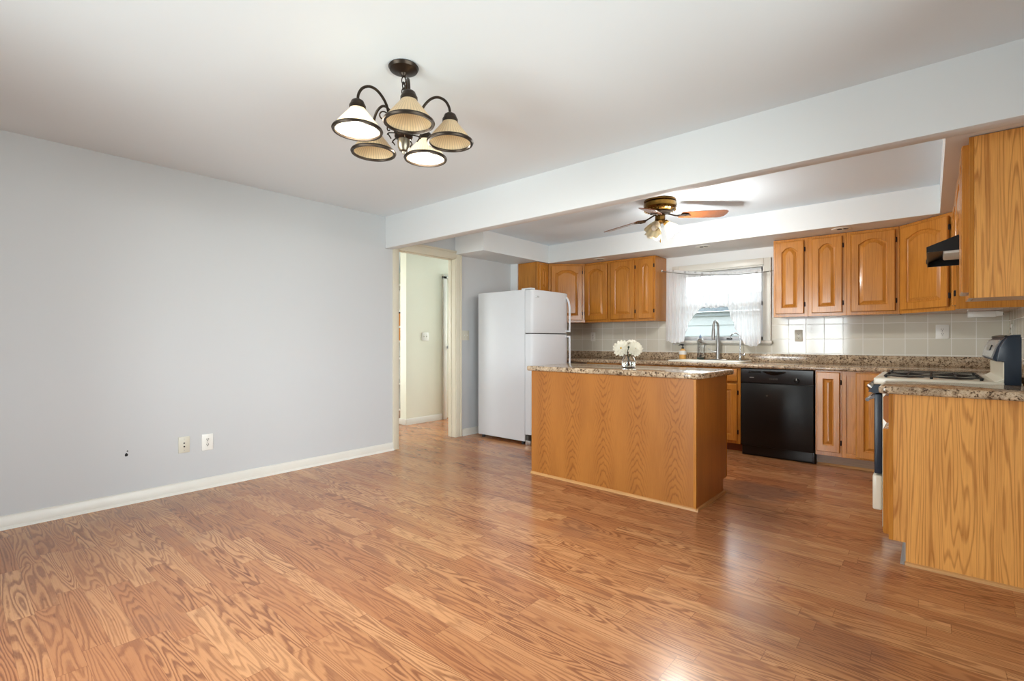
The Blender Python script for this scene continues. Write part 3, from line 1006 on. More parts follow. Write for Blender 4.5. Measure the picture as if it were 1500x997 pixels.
struct('trim_6', qr, M['oaktrim'], label='pale quarter round under the corner base cabinet')
qr = B().prism([(BY + 0.07, 0.001), (BY + 0.055, 0.001), (BY + 0.060, 0.012), (BY + 0.07, 0.018)], 1.03, 2.83, 'x')
struct('trim_7', qr, M['oaktrim'], label='pale quarter round under the sink cabinet')

# ---- back countertop with coved splash strip, L shape round the corner
ct = thing('countertop', 'long speckled brown laminate countertop under the window', 'countertop', (2.0, 5.5, 0.875))
CZ0, CZ1 = 0.8755, 0.916


def nose(y0, y1):
    """profile across the counter: rounded front edge at y0"""
    return [(y1, CZ0), (y1, CZ1), (y0 + 0.018, CZ1), (y0 + 0.008, CZ1 - 0.004), (y0 + 0.002, CZ1 - 0.012), (y0, CZ1 - 0.022), (y0 + 0.004, CZ1 - 0.034), (y0 + 0.012, CZ0)]


w = B()
SX0, SX1, SY0, SY1 = 2.06, 2.77, 5.40, 5.70
w.prism(nose(5.215, SY0), 0.13, 4.79, 'x')
w.box(0.13, SX0, SY0, YB - 0.009, CZ0, CZ1)
w.box(SX1, 4.79, SY0, YB - 0.009, CZ0, CZ1)
w.box(SX0, SX1, SY1, YB - 0.009, CZ0, CZ1)
w.box(4.085, 4.79, 4.445, 5.216, CZ0, CZ1, 0.006)
obj('worktop', w, M['laminate'], ct, world=True)
w = B().box(0.13, 4.79, YB - 0.03, YB - 0.009, CZ1, 1.005, 0.005)
w.box(4.768, 4.79, 4.445, YB - 0.03, CZ1, 1.005, 0.005)
obj('splash_strip', w, M['laminate'], ct, world=True)

# ---- sink, taps, bottles
sk = thing('kitchen_sink', 'white drop-in kitchen sink under the window', 'sink', (2.415, 5.58, CZ1))


def rrect(x0, x1, y0, y1, r, n=5):
    out = []
    for cx, cy, a0 in ((x1 - r, y1 - r, 0), (x0 + r, y1 - r, PI / 2), (x0 + r, y0 + r, PI), (x1 - r, y0 + r, 1.5 * PI)):
        for k in range(n + 1):
            a = a0 + PI / 2 * k / n
            out.append((cx + r * math.cos(a), cy + r * math.sin(a)))
    return out


bm = bmesh.new()
levels = [((2.02, 2.81, 5.345, 5.80, 0.04), CZ1 + 0.0005), ((2.022, 2.808, 5.347, 5.798, 0.04), CZ1 + 0.012), ((2.03, 2.80, 5.355, 5.79, 0.04), CZ1 + 0.016),
          ((2.075, 2.755, 5.40, 5.685, 0.05), CZ1 + 0.013), ((2.085, 2.745, 5.41, 5.675, 0.05), CZ1 - 0.01), ((2.11, 2.72, 5.43, 5.655, 0.06), CZ1 - 0.17)]
rings = [[bm.verts.new((x, y, z)) for x, y in rrect(*q)] for q, z in levels]
for A, Bq in zip(rings[:-1], rings[1:]):
    for i in range(len(A)):
        bm.faces.new((A[i], A[(i + 1) % len(A)], Bq[(i + 1) % len(A)], Bq[i]))
bm.faces.new(rings[-1])
bmesh.ops.recalc_face_normals(bm, faces=bm.faces[:])
b = B()
b.bm.free()
b.bm = bm
obj('basin', b, M['sink'], sk, world=True)
obj('drain', B().cyl((2.415, 5.54, CZ1 - 0.1695), (2.415, 5.54, CZ1 - 0.166), 0.04), M['steel'], sk, world=True)

SKZ = CZ1 + 0.015
fx, fy = 2.455, 5.742
fa = thing('kitchen_faucet', 'brushed steel pull-down kitchen faucet behind the sink', 'faucet', (fx, fy, SKZ))
obj('base_plate', B().box(-0.10, 0.10, -0.028, 0.028, 0, 0.008, 0.004), M['steel'], fa)
obj('body', B().lathe([(0, 0.006), (0.026, 0.006), (0.024, 0.03), (0.020, 0.12), (0.0165, 0.20), (0.016, 0.30), (0, 0.30)], 20), M['steel'], fa)
obj('spout', B().tube([(0, 0, 0.28), (0, 0.0, 0.385), (-0.004, -0.02, 0.425), (-0.010, -0.058, 0.436), (-0.016, -0.092, 0.41), (-0.018, -0.10, 0.36)], 0.0135, 14), M['steel'], fa)
obj('spray_head', B().lathe([(0, 0), (0.017, 0), (0.020, 0.02), (0.018, 0.10), (0.0145, 0.14), (0, 0.14)], 18, c=(-0.018, -0.10, 0.225)), M['steel'], fa)
obj('lever', B().cyl((-0.01, 0, 0.085), (-0.036, -0.006, 0.09), 0.015).tube([(-0.036, -0.006, 0.09), (-0.07, -0.012, 0.10), (-0.105, -0.02, 0.125)], [0.008, 0.007, 0.005], 10), M['steel'], fa)

tp = thing('filter_tap', 'slim chrome gooseneck filter tap right of the faucet', 'tap', (2.692, 5.742, SKZ))
obj('base', B().lathe([(0, 0), (0.02, 0), (0.02, 0.01), (0.013, 0.015), (0.013, 0.07), (0.009, 0.085), (0, 0.085)], 18), M['chrome'], tp)
obj('spout', B().tube([(0, 0, 0.08), (0, 0, 0.22), (-0.012, -0.004, 0.275), (-0.045, -0.012, 0.302), (-0.082, -0.022, 0.285), (-0.098, -0.027, 0.245)], 0.0068, 12), M['chrome'], tp)
obj('lever', B().cyl((0.0, 0, 0.06), (0.038, -0.004, 0.062), 0.006).box(0.03, 0.052, -0.01, 0.008, 0.05, 0.074, 0.003), M['chrome'], tp)

sb = thing('soap_bottle', 'amber hand soap pump bottle with black pump by the sink', 'soap bottle', (2.047, 5.745, SKZ))
obj('bottle', B().lathe([(0, 0), (0.038, 0), (0.041, 0.006), (0.041, 0.085), (0.036, 0.105), (0.018, 0.116), (0.018, 0.122), (0, 0.122)], 24), M['soap'], sb)
obj('label_band', B().lathe([(0.0415, 0.052), (0.0422, 0.052), (0.0422, 0.096), (0.0400, 0.098)], 24), M['paper'], sb)
obj('pump', B().cyl((0, 0, 0.12), (0, 0, 0.138), 0.016).cyl((0, 0, 0.136), (0, 0, 0.165), 0.006).box(-0.028, 0.012, -0.009, 0.009, 0.160, 0.176, 0.004).tube([(-0.02, 0, 0.168), (-0.04, 0, 0.166), (-0.047, 0, 0.156)], 0.005, 8), M['black'], sb)

db = thing('dish_soap_bottle', 'clear plastic dish soap bottle on sink rim left of faucet', 'bottle', (2.255, 5.745, SKZ))
obj('bottle', B().lathe([(0, 0), (0.036, 0), (0.040, 0.008), (0.038, 0.10), (0.034, 0.15), (0.038, 0.20), (0.030, 0.232), (0.013, 0.245), (0.013, 0.255), (0, 0.255)], 24), M['clearplastic'], db)
obj('soap_fill', B().lathe([(0, 0.004), (0.034, 0.006), (0.0345, 0.022), (0, 0.022)], 20), plain('green_soap', (150, 190, 150), 0.3), db)
obj('cap', B().lathe([(0, 0.25), (0.014, 0.25), (0.013, 0.27), (0.006, 0.274), (0.005, 0.288), (0, 0.288)], 16), plain('blue_cap', (120, 140, 170), 0.4), db)

# ---- dishwasher
dw = thing('dishwasher', 'black built-in dishwasher in the back cabinets', 'dishwasher', (2.838, 5.235, 0))
W = 0.636
obj('tub', B().box(0.008, W - 0.008, 0.03, 0.58, 0.02, 0.868), M['black'], dw)
obj('door', B().box(0.004, W - 0.004, 0.0, 0.032, 0.105, 0.728, 0.006), M['black'], dw)
cp = obj('control_panel', B().prism([(0.03, 0.735), (-0.008, 0.735), (-0.012, 0.742), (-0.004, 0.866), (0.03, 0.868)], 0.004, W - 0.004, 'x', 0.002, 1), M['panelgrey'], dw)
hb = B()
pts = []
for k in range(13):
    s = k / 12.0
    pts.append((0.205 + 0.20 * s, 0.842 - 0.028 * math.sin(PI * s)))
pts += [(0.405, 0.850), (0.205, 0.850)]
hb.prism(pts, -0.0125, -0.004, 'y')
obj('handle_recess', hb, M['blackgloss'], cp)
vb = B()
for k in range(7):
    vb.box(0.076, 0.190, -0.0105, -0.004, 0.829 + k * 0.0032, 0.8308 + k * 0.0032)
obj('vent_slot', vb, M['blackgloss'], cp)
obj('badge', B().box(0.086, 0.126, -0.0125, -0.008, 0.781, 0.788, 0.001, 1), M['steel'], cp)
for k in range(5):
    obj('button', B().box(0.262 + k * 0.016, 0.274 + k * 0.016, -0.0125, -0.008, 0.768, 0.782, 0.001, 1), M['slot'], cp)
obj('dial', B().cyl((0.497, -0.008, 0.770), (0.497, -0.030, 0.770), 0.024, 28, 0.020).box(0.4955, 0.4985, -0.0315, -0.028, 0.772, 0.792, mi=1), [M['blackgloss'], M['plate']], cp)
obj('maker_badge', B().cyl((0.24, 0.001, 0.610), (0.24, -0.003, 0.610), 0.009, 20), M['slot'], dw)
obj('kick_plate', B().box(0.004, W - 0.004, 0.035, 0.06, 0.004, 0.10, 0.003).box(W - 0.02, W + 0.002, 0.028, 0.07, 0.004, 0.13, 0.003), M['black'], dw)

# ------------------------------------------------------------------ island
IX0, IX1, IYF, IYB = 1.66, 3.092, 3.30, 3.915
rot = math.radians(-1.2)
isl = thing('kitchen_island', 'oak kitchen island cabinet with plain veneered back panel', 'island', (IX1, IYF, 0), rot)
L = IX1 - IX0
ITOP = 0.888
prof = [(0.004, 0.002), (0.52, 0.002), (0.52, 0.108), (0.612, 0.108), (0.612, ITOP), (0.004, ITOP)]
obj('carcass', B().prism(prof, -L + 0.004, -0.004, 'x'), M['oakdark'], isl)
obj('back_panel', B().box(-L, -0.014, -0.006, 0.0045, 0.004, ITOP, 0.001, 1), M['oakveneer'], isl)
for x0, x1 in ((-L - 0.002, -L + 0.005), (-0.005, 0.002)):
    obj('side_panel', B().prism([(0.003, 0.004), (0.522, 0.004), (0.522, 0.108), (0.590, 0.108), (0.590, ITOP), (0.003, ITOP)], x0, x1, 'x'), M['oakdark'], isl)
obj('corner_strip', B().box(-0.016, 0.003, -0.009, 0.003, 0.004, ITOP, 0.002, 1), M['oak'], isl)
obj('base_trim', B().prism([(-0.006, 0.001), (-0.020, 0.001), (-0.015, 0.015), (-0.006, 0.020)], -L - 0.002, 0.018, 'x'), M['oaktrim'], isl)
obj('base_trim', B().prism([(0.002, 0.001), (0.016, 0.001), (0.012, 0.015), (0.002, 0.020)], -0.018, 0.535, 'y'), M['oaktrimy'], isl)
f = B()
for x in (-L + 0.004, -L * 2 / 3 - 0.02, -L / 3 - 0.02, -0.044):
    f.box(x, x + 0.04, 0.612, 0.628, 0.108, ITOP, 0.001, 1)
f.box(-L + 0.004, -0.004, 0.612, 0.627, 0.108, 0.148).box(-L + 0.004, -0.004, 0.612, 0.627, ITOP - 0.04, ITOP)
obj('face_frame', f, M['oak'], isl)
for k in range(3):
    a = -L + 0.03 + k * (L - 0.02) / 3
    dp = door_panel(0, 0.13, L / 3 - 0.05, 0.57, 0.0, rise=0.0)
    bmesh.ops.transform(dp.bm, matrix=Matrix.Translation((a + L / 3 - 0.05, 0.6285, 0)) @ Matrix.Rotation(PI, 4, 'Z'), verts=dp.bm.verts[:])
    obj('door', dp, M['oakfig'], isl)
    obj('drawer_front', B().box(a, a + L / 3 - 0.05, 0.6285, 0.6495, 0.725, 0.86, 0.005), M['oakflat'], isl)

ic = thing('island_countertop', 'speckled brown laminate top of the island, flowers on it', 'countertop', (IX1, IYF, ITOP + 0.001), rot)
pts = []
x0, x1, y0, y1 = -L - 0.045, 0.040, -0.026, 0.66
for cx, cy, r, a0 in ((x1, y1, 0.02, 0), (x0, y1, 0.02, PI / 2), (x0, y0, 0.02, PI), (x1, y0, 0.085, 1.5 * PI)):
    ccx = cx - r if cx > x0 else cx + r
    ccy = cy - r if cy > y0 else cy + r
    for k in range(9):
        a = a0 + PI / 2 * k / 8
        pts.append((ccx + r * math.cos(a), ccy + r * math.sin(a)))
obj('worktop', B().prism(pts, 0, 0.041, 'z', 0.012, 4), M['laminate'], ic)
IZ = ITOP + 0.042

# ------------------------------------------------------------------ peninsula by the range (right edge)
PF = 4.124
pn = thing('base_cabinet', 'near oak base cabinet at right edge with wide figured end panel', 'cabinet', (PF, 3.21, 0))
PT = 0.872
obj('carcass', B().box(0.02, XR - PF - 0.004, 0.012, 0.44, 0.114, PT).box(0.072, XR - PF - 0.004, 0.012, 0.44, 0.0, 0.114), M['oak'], pn)
obj('end_panel', B().prism([(0.0155, 0.114), (0.069, 0.114), (0.069, 0.003), (XR - PF - 0.004, 0.003), (XR - PF - 0.004, PT), (0.0155, PT)], 0.0, 0.0125, 'y', 0.0008, 1), M['oakend'], pn)
obj('face_frame', B().box(0.0, 0.0195, -0.001, 0.44, 0.114, PT, 0.0015, 1), M['oak'], pn)
dd = door_panel(0, 0.128, 0.36, 0.555, 0.0, t=0.026, rise=0.0)
bmesh.ops.transform(dd.bm, matrix=Matrix.Translation((-0.0005, 0.40, 0)) @ Matrix.Rotation(-PI / 2, 4, 'Z'), verts=dd.bm.verts[:])
dr = obj('door', dd, M['oak'], pn)
dz = B().prism([(-0.0005, 0.716), (-0.012, 0.716), (-0.0255, 0.735), (-0.0255, 0.848), (-0.018, 0.858), (-0.0005, 0.858)], 0.04, 0.40, 'y')
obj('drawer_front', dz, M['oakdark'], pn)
obj('toe_kick', B().box(0.064, 0.0715, 0.002, 0.44, 0.002, 0.113), M['puttyback'], pn)
obj('base_trim', B().prism([(0.0, 0.001), (-0.014, 0.001), (-0.010, 0.014), (0.0, 0.019)], 0.066, XR - PF - 0.004, 'x'), M['oaktrim'], pn)
obj('vinyl_trim', B().prism([(0.0635, 0.001), (0.046, 0.001), (0.052, 0.012), (0.0635, 0.020)], -0.004, 0.44, 'y'), M['puttyback'], pn)

pc = thing('countertop', 'short speckled laminate countertop on near right base cabinet', 'countertop', (PF, 3.21, PT + 0.001))
pts = []
x0, x1, y0, y1 = -0.042, XR - PF - 0.012, -0.034, 0.445
for cx, cy, r, a0 in ((x1, y1, 0.004, 0), (x0, y1, 0.01, PI / 2), (x0, y0, 0.03, PI), (x1, y0, 0.004, 1.5 * PI)):
    ccx = cx - r if cx > x0 else cx + r
    ccy = cy - r if cy > y0 else cy + r
    for k in range(7):
        a = a0 + PI / 2 * k / 6
        pts.append((ccx + r * math.cos(a), ccy + r * math.sin(a)))
obj('worktop', B().prism(pts, 0, 0.041, 'z', 0.0135, 4), M['laminate'], pc)
obj('splash_strip', B().box(XR - PF - 0.032, XR - PF - 0.011, 0.0, 0.445, 0.0415, 0.13, 0.004), M['laminate'], pc)

# ------------------------------------------------------------------ gas range
RX, RY0, RY1 = 4.034, 3.672, 4.432
rg = thing('gas_range', 'bisque and black gas range between the right counters', 'range', (RX, RY0, 0))
D, RW = XR - RX - 0.012, RY1 - RY0
obj('body', B().box(0.036, D - 0.15, 0.004, RW - 0.004, 0.03, 0.885, 0.004), M['bisque'], rg)
for x in (0.1, D - 0.2):
    for y in (0.05, RW - 0.05):
        obj('foot', B().cyl((x, y, 0.0), (x, y, 0.032), 0.018, 12), M['black'], rg)
ct_ = B().box(-0.006, D - 0.13, 0.0, RW, 0.885, 0.926, 0.008, 3)
obj('cooktop', ct_, M['bisque'], rg)
for y in (0.20, RW - 0.20):
    for x in (0.15, 0.37):
        bb = B().lathe([(0, 0.926), (0.075, 0.926), (0.078, 0.9275), (0.045, 0.9285), (0.036, 0.931), (0.032, 0.9335), (0, 0.934)], 24, c=(x, y, 0))
        obj('burner', bb, M['grate'], rg)
for y0 in (0.055, RW / 2 + 0.02):
    g = B()
    y1 = y0 + RW / 2 - 0.075
    for y in (y0, (y0 + y1) / 2, y1):
        g.box(0.045, 0.475, y - 0.005, y + 0.005, 0.9360, 0.9415, 0.0015, 1)
    for x in (0.045, 0.15, 0.26, 0.37, 0.475):
        g.box(x - 0.005, x + 0.005, y0, y1, 0.9350, 0.9405, 0.0015, 1)
    for x in (0.05, 0.26, 0.47):
        for y in (y0, y1):
            g.cyl((x, y, 0.9265), (x, y, 0.938), 0.007, 10)
    obj('grate', g, M['grate'], rg)
cp = obj('control_panel', B().prism([(0.036, 0.882), (-0.004, 0.882), (-0.034, 0.838), (0.0, 0.830), (0.036, 0.836)], 0.006, RW - 0.006, 'y', 0.002, 1), M['navy'], rg)
for k in range(5):
    y = 0.09 + k * (RW - 0.18) / 4
    nrm = Vector((-0.826, 0, 0.563))
    p = Vector((-0.0195, y, 0.8605))
    obj('knob', B().cyl(p, p + nrm * 0.010, 0.022, 20).cyl(p + nrm * 0.010, p + nrm * 0.026, 0.017, 20, 0.015), M['steel'], cp)
od = obj('oven_door', B().box(-0.0035, 0.034, 0.006, RW - 0.006, 0.345, 0.826, 0.006), M['navy'], rg)
obj('window', B().box(-0.006, -0.003, 0.12, RW - 0.12, 0.45, 0.70, 0.002, 1), M['blackgloss'], od)
hh = B().cyl((-0.040, 0.04, 0.786), (-0.040, RW - 0.04, 0.786), 0.011, 16)
for y in (0.07, RW - 0.07):
    hh.tube([(-0.0035, y, 0.80), (-0.02, y, 0.798), (-0.040, y, 0.786)], 0.009, 10)
hh.prism([(-0.003, 0.815), (-0.012, 0.812), (-0.034, 0.797), (-0.034, 0.789), (-0.003, 0.797)], 0.035, 0.055, 'y')
obj('handle', hh, M['chrome'], od)
obj('storage_drawer', B().box(-0.012, 0.034, 0.006, RW - 0.006, 0.125, 0.335, 0.010, 3), M['bisque'], rg)
obj('kick_plate', B().box(0.06, 0.08, 0.02, RW - 0.02, 0.004, 0.12), M['black'], rg)
# backguard
gx = RX
bg = B().prism([(4.556 - gx, 0.926), (4.585 - gx, 0.945), (4.584 - gx, 1.034), (4.606 - gx, 1.036), (4.62 - gx, 0.926)], 0.003, RW - 0.003, 'y', 0.002, 1)
obj('backguard_base', bg, M['bisque'], rg)
prof = [(4.600 - gx, 1.0365), (4.560 - gx, 1.0365), (4.545 - gx, 1.050), (4.548 - gx, 1.062), (4.562 - gx, 1.110), (4.580 - gx, 1.150), (4.600 - gx, 1.172), (4.622 - gx, 1.180), (4.652 - gx, 1.182), (4.652 - gx, 0.90), (4.600 - gx, 0.90)]
pf = [(4.563 - gx, 1.040), (4.561 - gx, 1.055), (4.569 - gx, 1.108), (4.584 - gx, 1.147), (4.600 - gx, 1.166), (4.652 - gx, 1.168), (4.652 - gx, 0.90), (4.587 - gx, 0.90), (4.587 - gx, 1.038)]
con = obj('console', B().prism(prof, 0.03, RW - 0.03, 'y').prism(pf, -0.002, 0.032, 'y', 0.003, 2).prism(pf, RW - 0.032, RW + 0.002, 'y', 0.003, 2), M['navy'], rg)
pan = B()
A = [(4.5435 - gx, 1.058), (4.5585 - gx, 1.112), (4.5775 - gx, 1.153)]
bm = pan.bm
rows = []
for x, z in A:
    rows.append([bm.verts.new((x - 0.002, y, z)) for y in (0.06, RW - 0.05)])
back = [[bm.verts.new((v.co.x + 0.012, v.co.y, v.co.z - 0.004)) for v in r] for r in rows]
fs = []
for i in range(2):
    fs.append(bm.faces.new((rows[i][0], rows[i][1], rows[i + 1][1], rows[i + 1][0])))
    fs.append(bm.faces.new((rows[i][0], rows[i + 1][0], back[i + 1][0], back[i][0])))
    fs.append(bm.faces.new((rows[i][1], back[i][1], back[i + 1][1], rows[i + 1][1])))
fs.append(bm.faces.new((rows[0][0], back[0][0], back[0][1], rows[0][1])))
fs.append(bm.faces.new((rows[2][0], rows[2][1], back[2][1], back[2][0])))
bmesh.ops.recalc_face_normals(bm, faces=fs)
obj('control_face', pan, M['display'], con, smooth=0)
dv = B()
mt = Matrix.Translation((4.5565 - gx, RW * 0.45, 1.108)) @ Matrix.Rotation(math.radians(17), 4, 'Y')
dv.box(-0.006, 0.004, -0.09, 0.09, -0.016, 0.016, 0.001, 1)
bmesh.ops.transform(dv.bm, matrix=mt, verts=dv.bm.verts[:])
obj('clock_display', dv, M['blackgloss'], con)
obj('top_trim', B().tube([(4.595 - gx, 0.02, 1.172), (4.60 - gx, RW / 2, 1.176), (4.595 - gx, RW - 0.02, 1.172)], 0.006, 8), M['black'], con)

# ------------------------------------------------------------------ range hood
hd = thing('range_hood', 'black under-cabinet range hood over the gas range', 'range hood', (4.272, 3.675, 1.655))
HW, HD = 0.76, XR - 4.272 - 0.012
t_ = 0.006
sh = B()
# shallow open-bottomed shell: front lip, sloped top, sides
sh.prism([(0, 0.0), (0, 0.030), (0.17, 0.098), (HD, 0.098), (HD, 0.092), (0.172, 0.092), (0.006, 0.026), (0.006, 0.0)], 0.0, HW, 'y')
for y in (-0.0005, HW - t_ + 0.0005):
    sh.prism([(0.0005, 0.0005), (0.0005, 0.0295), (0.1705, 0.0975), (HD - 0.0005, 0.0975), (HD - 0.0005, 0.0005)], y, y + t_, 'y')
sh.box(HD - 0.006, HD - 0.0005, 0.003, HW - 0.003, 0.001, 0.09)
obj('shell', sh, M['black'], hd)
obj('filter_plate', B().box(0.26, HD - 0.008, 0.01, HW - 0.01, 0.012, 0.020), M['grate'], hd)
obj('light_lens', B().box(0.075, 0.25, 0.03, 0.34, -0.012, 0.03, 0.008), M['lens'], hd)
for k in range(3):
    obj('switch', B().box(-0.005, 0.0, 0.5 + k * 0.05, 0.53 + k * 0.05, 0.008, 0.022, 0.001, 1), M['slot'], hd)

# ------------------------------------------------------------------ refrigerator
fr = thing('refrigerator', 'white top-freezer refrigerator against the left wall', 'refrigerator', (1.0, 4.172, 0), PI / 2)
# local: x along the wall (room +Y), -y towards the room
FW = 0.70
obj('body', B().box(0.0, FW, 0.105, 0.825, 0.035, 1.712, 0.006), M['white'], fr)
gap = 0.004


def fdoor(z0, z1):
    pts = [(0.001, 0.10), (0.001, 0.030), (0.006, 0.016), (0.018, 0.006), (0.040, 0.001)]
    mid = [(FW * k / 8.0, -0.004 - 0.008 * math.sin(PI * k / 8.0)) for k in range(1, 8)]
    pts = pts + mid + [(FW - 0.040, 0.001), (FW - 0.018, 0.006), (FW - 0.006, 0.016), (FW - 0.001, 0.030), (FW - 0.001, 0.10)]
    return B().prism(pts[::-1], z0, z1, 'z', 0.006, 2)


fz = obj('freezer_door', fdoor(1.232, 1.708), M['white'], fr)
fd = obj('refrigerator_door', fdoor(0.115, 1.222), M['white'], fr)
obj('gasket', B().box(0.012, FW - 0.012, 0.03, 0.106, 0.13, 1.69), M['slot'], fr)
for z0, z1, par, sgn in ((1.25, 1.66, fz, 1), (0.74, 1.205, fd, -1)):
    x = FW - 0.045
    h = B()
    if sgn > 0:
        path = [(x, 0.0, z1), (x, -0.032, z1 - 0.05), (x, -0.048, z1 - 0.14), (x, -0.048, z0 + 0.06), (x, -0.046, z0)]
    else:
        path = [(x, -0.046, z1), (x, -0.048, z1 - 0.06), (x, -0.048, z0 + 0.14), (x, -0.032, z0 + 0.05), (x, 0.0, z0)]
    h.tube(path, 0.012, 12)
    h.box(x - 0.012, x + 0.012, -0.046, 0.004, (z0 if sgn > 0 else z1 - 0.02), (z0 + 0.02 if sgn > 0 else z1), 0.003)
    obj('handle', h, M['white'], par)
obj('badge', B().box(0.055, 0.115, -0.011, -0.004, 1.625, 1.642, 0.002, 1), M['steel'], fz)
obj('hinge_cap', B().box(0.01, 0.08, 0.02, 0.16, 1.7125, 1.728, 0.004), M['white'], fr)
kg = B().box(0.01, FW - 0.01, 0.06, 0.11, 0.03, 0.105, 0.004)
for k in range(5):
    kg.box(0.06, FW - 0.06, 0.054, 0.062, 0.042 + k * 0.011, 0.047 + k * 0.011)
obj('kick_grille', kg, M['slot'], fr)
obj('hinge_foot', B().box(0.005, 0.07, 0.03, 0.10, 0.0, 0.05, 0.004), M['steel'], fr)
for x in (0.04, FW - 0.04):
    for y in (0.16, 0.77):
        obj('foot', B().cyl((x, y, 0), (x, y, 0.037), 0.02, 12), M['black'], fr)

# ------------------------------------------------------------------ vase and flowers on the island
vx, vy = 2.441, 3.60
vs = thing('glass_vase', 'small clear glass vase on the island countertop', 'vase', (vx, vy, IZ))
obj('glass_body', B().lathe([(0, 0.0), (0.046, 0.0), (0.054, 0.006), (0.057, 0.03), (0.055, 0.055), (0.044, 0.080), (0.034, 0.095), (0.036, 0.104), (0.033, 0.104), (0.031, 0.095),
                            (0.041, 0.079), (0.051, 0.055), (0.053, 0.03), (0.050, 0.010), (0, 0.008)], 36), M['glass'], vs)
obj('water', B().lathe([(0, 0.0085), (0.0495, 0.0105), (0.0525, 0.03), (0.0510, 0.048), (0, 0.048)], 32), M['water'], vs)


def flower(label, head, face, r, foot, layers=3):
    o = thing('white_daisy', label, 'flower', (vx, vy, IZ), 0, 'white flowers in the vase')
    f = Vector(face).normalized()
    q = f.to_track_quat('Z', 'Y').to_matrix().to_4x4()
    q.translation = Vector(head)
    pb = B()
    bm = pb.bm
    for l in range(layers):
        n = 15 - 2 * l
        for k in range(n):
            a = 2 * PI * (k + 0.37 * l) / n + random.uniform(-0.08, 0.08)
            rr = r * (1 - 0.17 * l) * random.uniform(0.92, 1.04)
            lift = 0.002 + 0.006 * l
            cup = (0.10 + 0.22 * l) * rr
            wd = rr * 0.185
            rows = []
            for s, ww in ((0.12, 0.35), (0.4, 0.85), (0.7, 1.0), (0.9, 0.75), (1.0, 0.25)):
                zz = lift + cup * (s - 0.35 * s * s) + random.uniform(-0.001, 0.001)
                row = []
                for e, dz in ((-1, 0.10), (0, 0.0), (1, 0.10)):
                    px = s * rr
                    py = e * ww * wd
                    row.append(bm.verts.new((px * math.cos(a) - py * math.sin(a), px * math.sin(a) + py * math.cos(a), zz + dz * wd)))
                rows.append(row)
            for A2, B2 in zip(rows[:-1], rows[1:]):
                for i in range(2):
                    bm.faces.new((A2[i], A2[i + 1], B2[i + 1], B2[i]))
    bmesh.ops.solidify(bm, geom=bm.faces[:], thickness=0.0008)
    bmesh.ops.transform(bm, matrix=q, verts=bm.verts[:])
    obj('petals', pb, M['petal'], o, smooth=60)
    cb = B().ball((0, 0, 0.012), r * 0.20, 1, 1, 0.6, 14)
    bmesh.ops.transform(cb.bm, matrix=q, verts=cb.bm.verts[:])
    obj('flower_centre', cb, M['pollen'], o)
    h = Vector(head)
    ft = Vector(foot)
    md = (h + ft) / 2 + Vector((0, 0, 0.01))
    b0 = h - f * 0.004
    obj('stem', B().tube([ft, (ft.x * 0.5, ft.y * 0.5, 0.06), (md.x * 0.6, md.y * 0.6, 0.10), b0 - f * 0.02, b0], 0.0028, 8), M['stem'], o)
    return o


flower('large white daisy facing front with yellow centre, left in the vase', (-0.045, -0.035, 0.155), (0.18, -1, 0.25), 0.070, (0.012, 0.008, 0.014))
flower('white bloom at the right of the vase, turned to the right', (0.060, -0.012, 0.152), (0.75, -0.75, 0.30), 0.064, (-0.014, 0.006, 0.014), 4)
flower('white bloom at the back of the vase, facing upward', (0.012, 0.030, 0.185), (0.15, -0.35, 0.95), 0.062, (0.0, -0.014, 0.014), 4)
lf = thing('leaf_sprig', 'dark green leaf sprig between the white flowers in vase', 'leaf', (vx, vy, IZ))
obj('stalk', B().tube([(0.004, -0.012, 0.02), (0.004, -0.022, 0.095), (0.022, -0.060, 0.130), (0.045, -0.088, 0.165)], 0.0028, 8), M['leaf'], lf)
obj('bud', B().ball((0.045, -0.088, 0.168), 0.008, seg=10), M['leaf'], lf)
for (lx, ly, lz), dx in (((-0.050, -0.06, 0.098), -1), ((0.062, -0.05, 0.105), 1)):
    lb = B()
    lb.prism([(0, 0), (0.012, 0.008), (0.026, 0.009), (0.042, 0.0), (0.026, -0.009), (0.012, -0.008)], -0.0006, 0.0006, 'z')
    m = Matrix.Translation((lx - dx * 0.036, ly + 0.03, lz - 0.004)) @ Matrix.Rotation(-0.5 if dx > 0 else PI + 0.5, 4, 'Z') @ Matrix.Rotation(0.25, 4, 'Y')
    bmesh.ops.transform(lb.bm, matrix=m, verts=lb.bm.verts[:])
    obj('leaf', lb, M['leaf'], lf)

# ------------------------------------------------------------------ chandelier
CX, CY = 2.42, 1.40
ch = thing('chandelier', 'dark bronze five-arm chandelier with ribbed glass shades', 'chandelier', (CX, CY, CD))
obj('canopy', B().lathe([(0, 0.0), (0.066, 0.0), (0.070, -0.006), (0.064, -0.018), (0.040, -0.028), (0.016, -0.034), (0.010, -0.046), (0, -0.046)], 36), M['bronze'], ch)
lk = B()
z = -0.050
for k in range(4):
    m = Matrix.Rotation(PI / 2, 4, 'X')
    m = Matrix.Rotation(k * PI / 2 + 0.4, 4, 'Z') @ m
    bm2 = B()
    lk.torus(0.013, 0.0028, (0, 0, z - 0.014), m @ Matrix.Diagonal((0.8, 1.35, 1, 1)), 18, 6)
    z -= 0.027
obj('chain', lk, M['bronze'], ch)
obj('cord', B().tube([(0.004, 0, -0.04), (0.012, 0.006, -0.09), (-0.004, 0.004, -0.15), (0.002, 0, -0.19)], 0.0025, 6), M['bronze'], ch)
zc = -CD
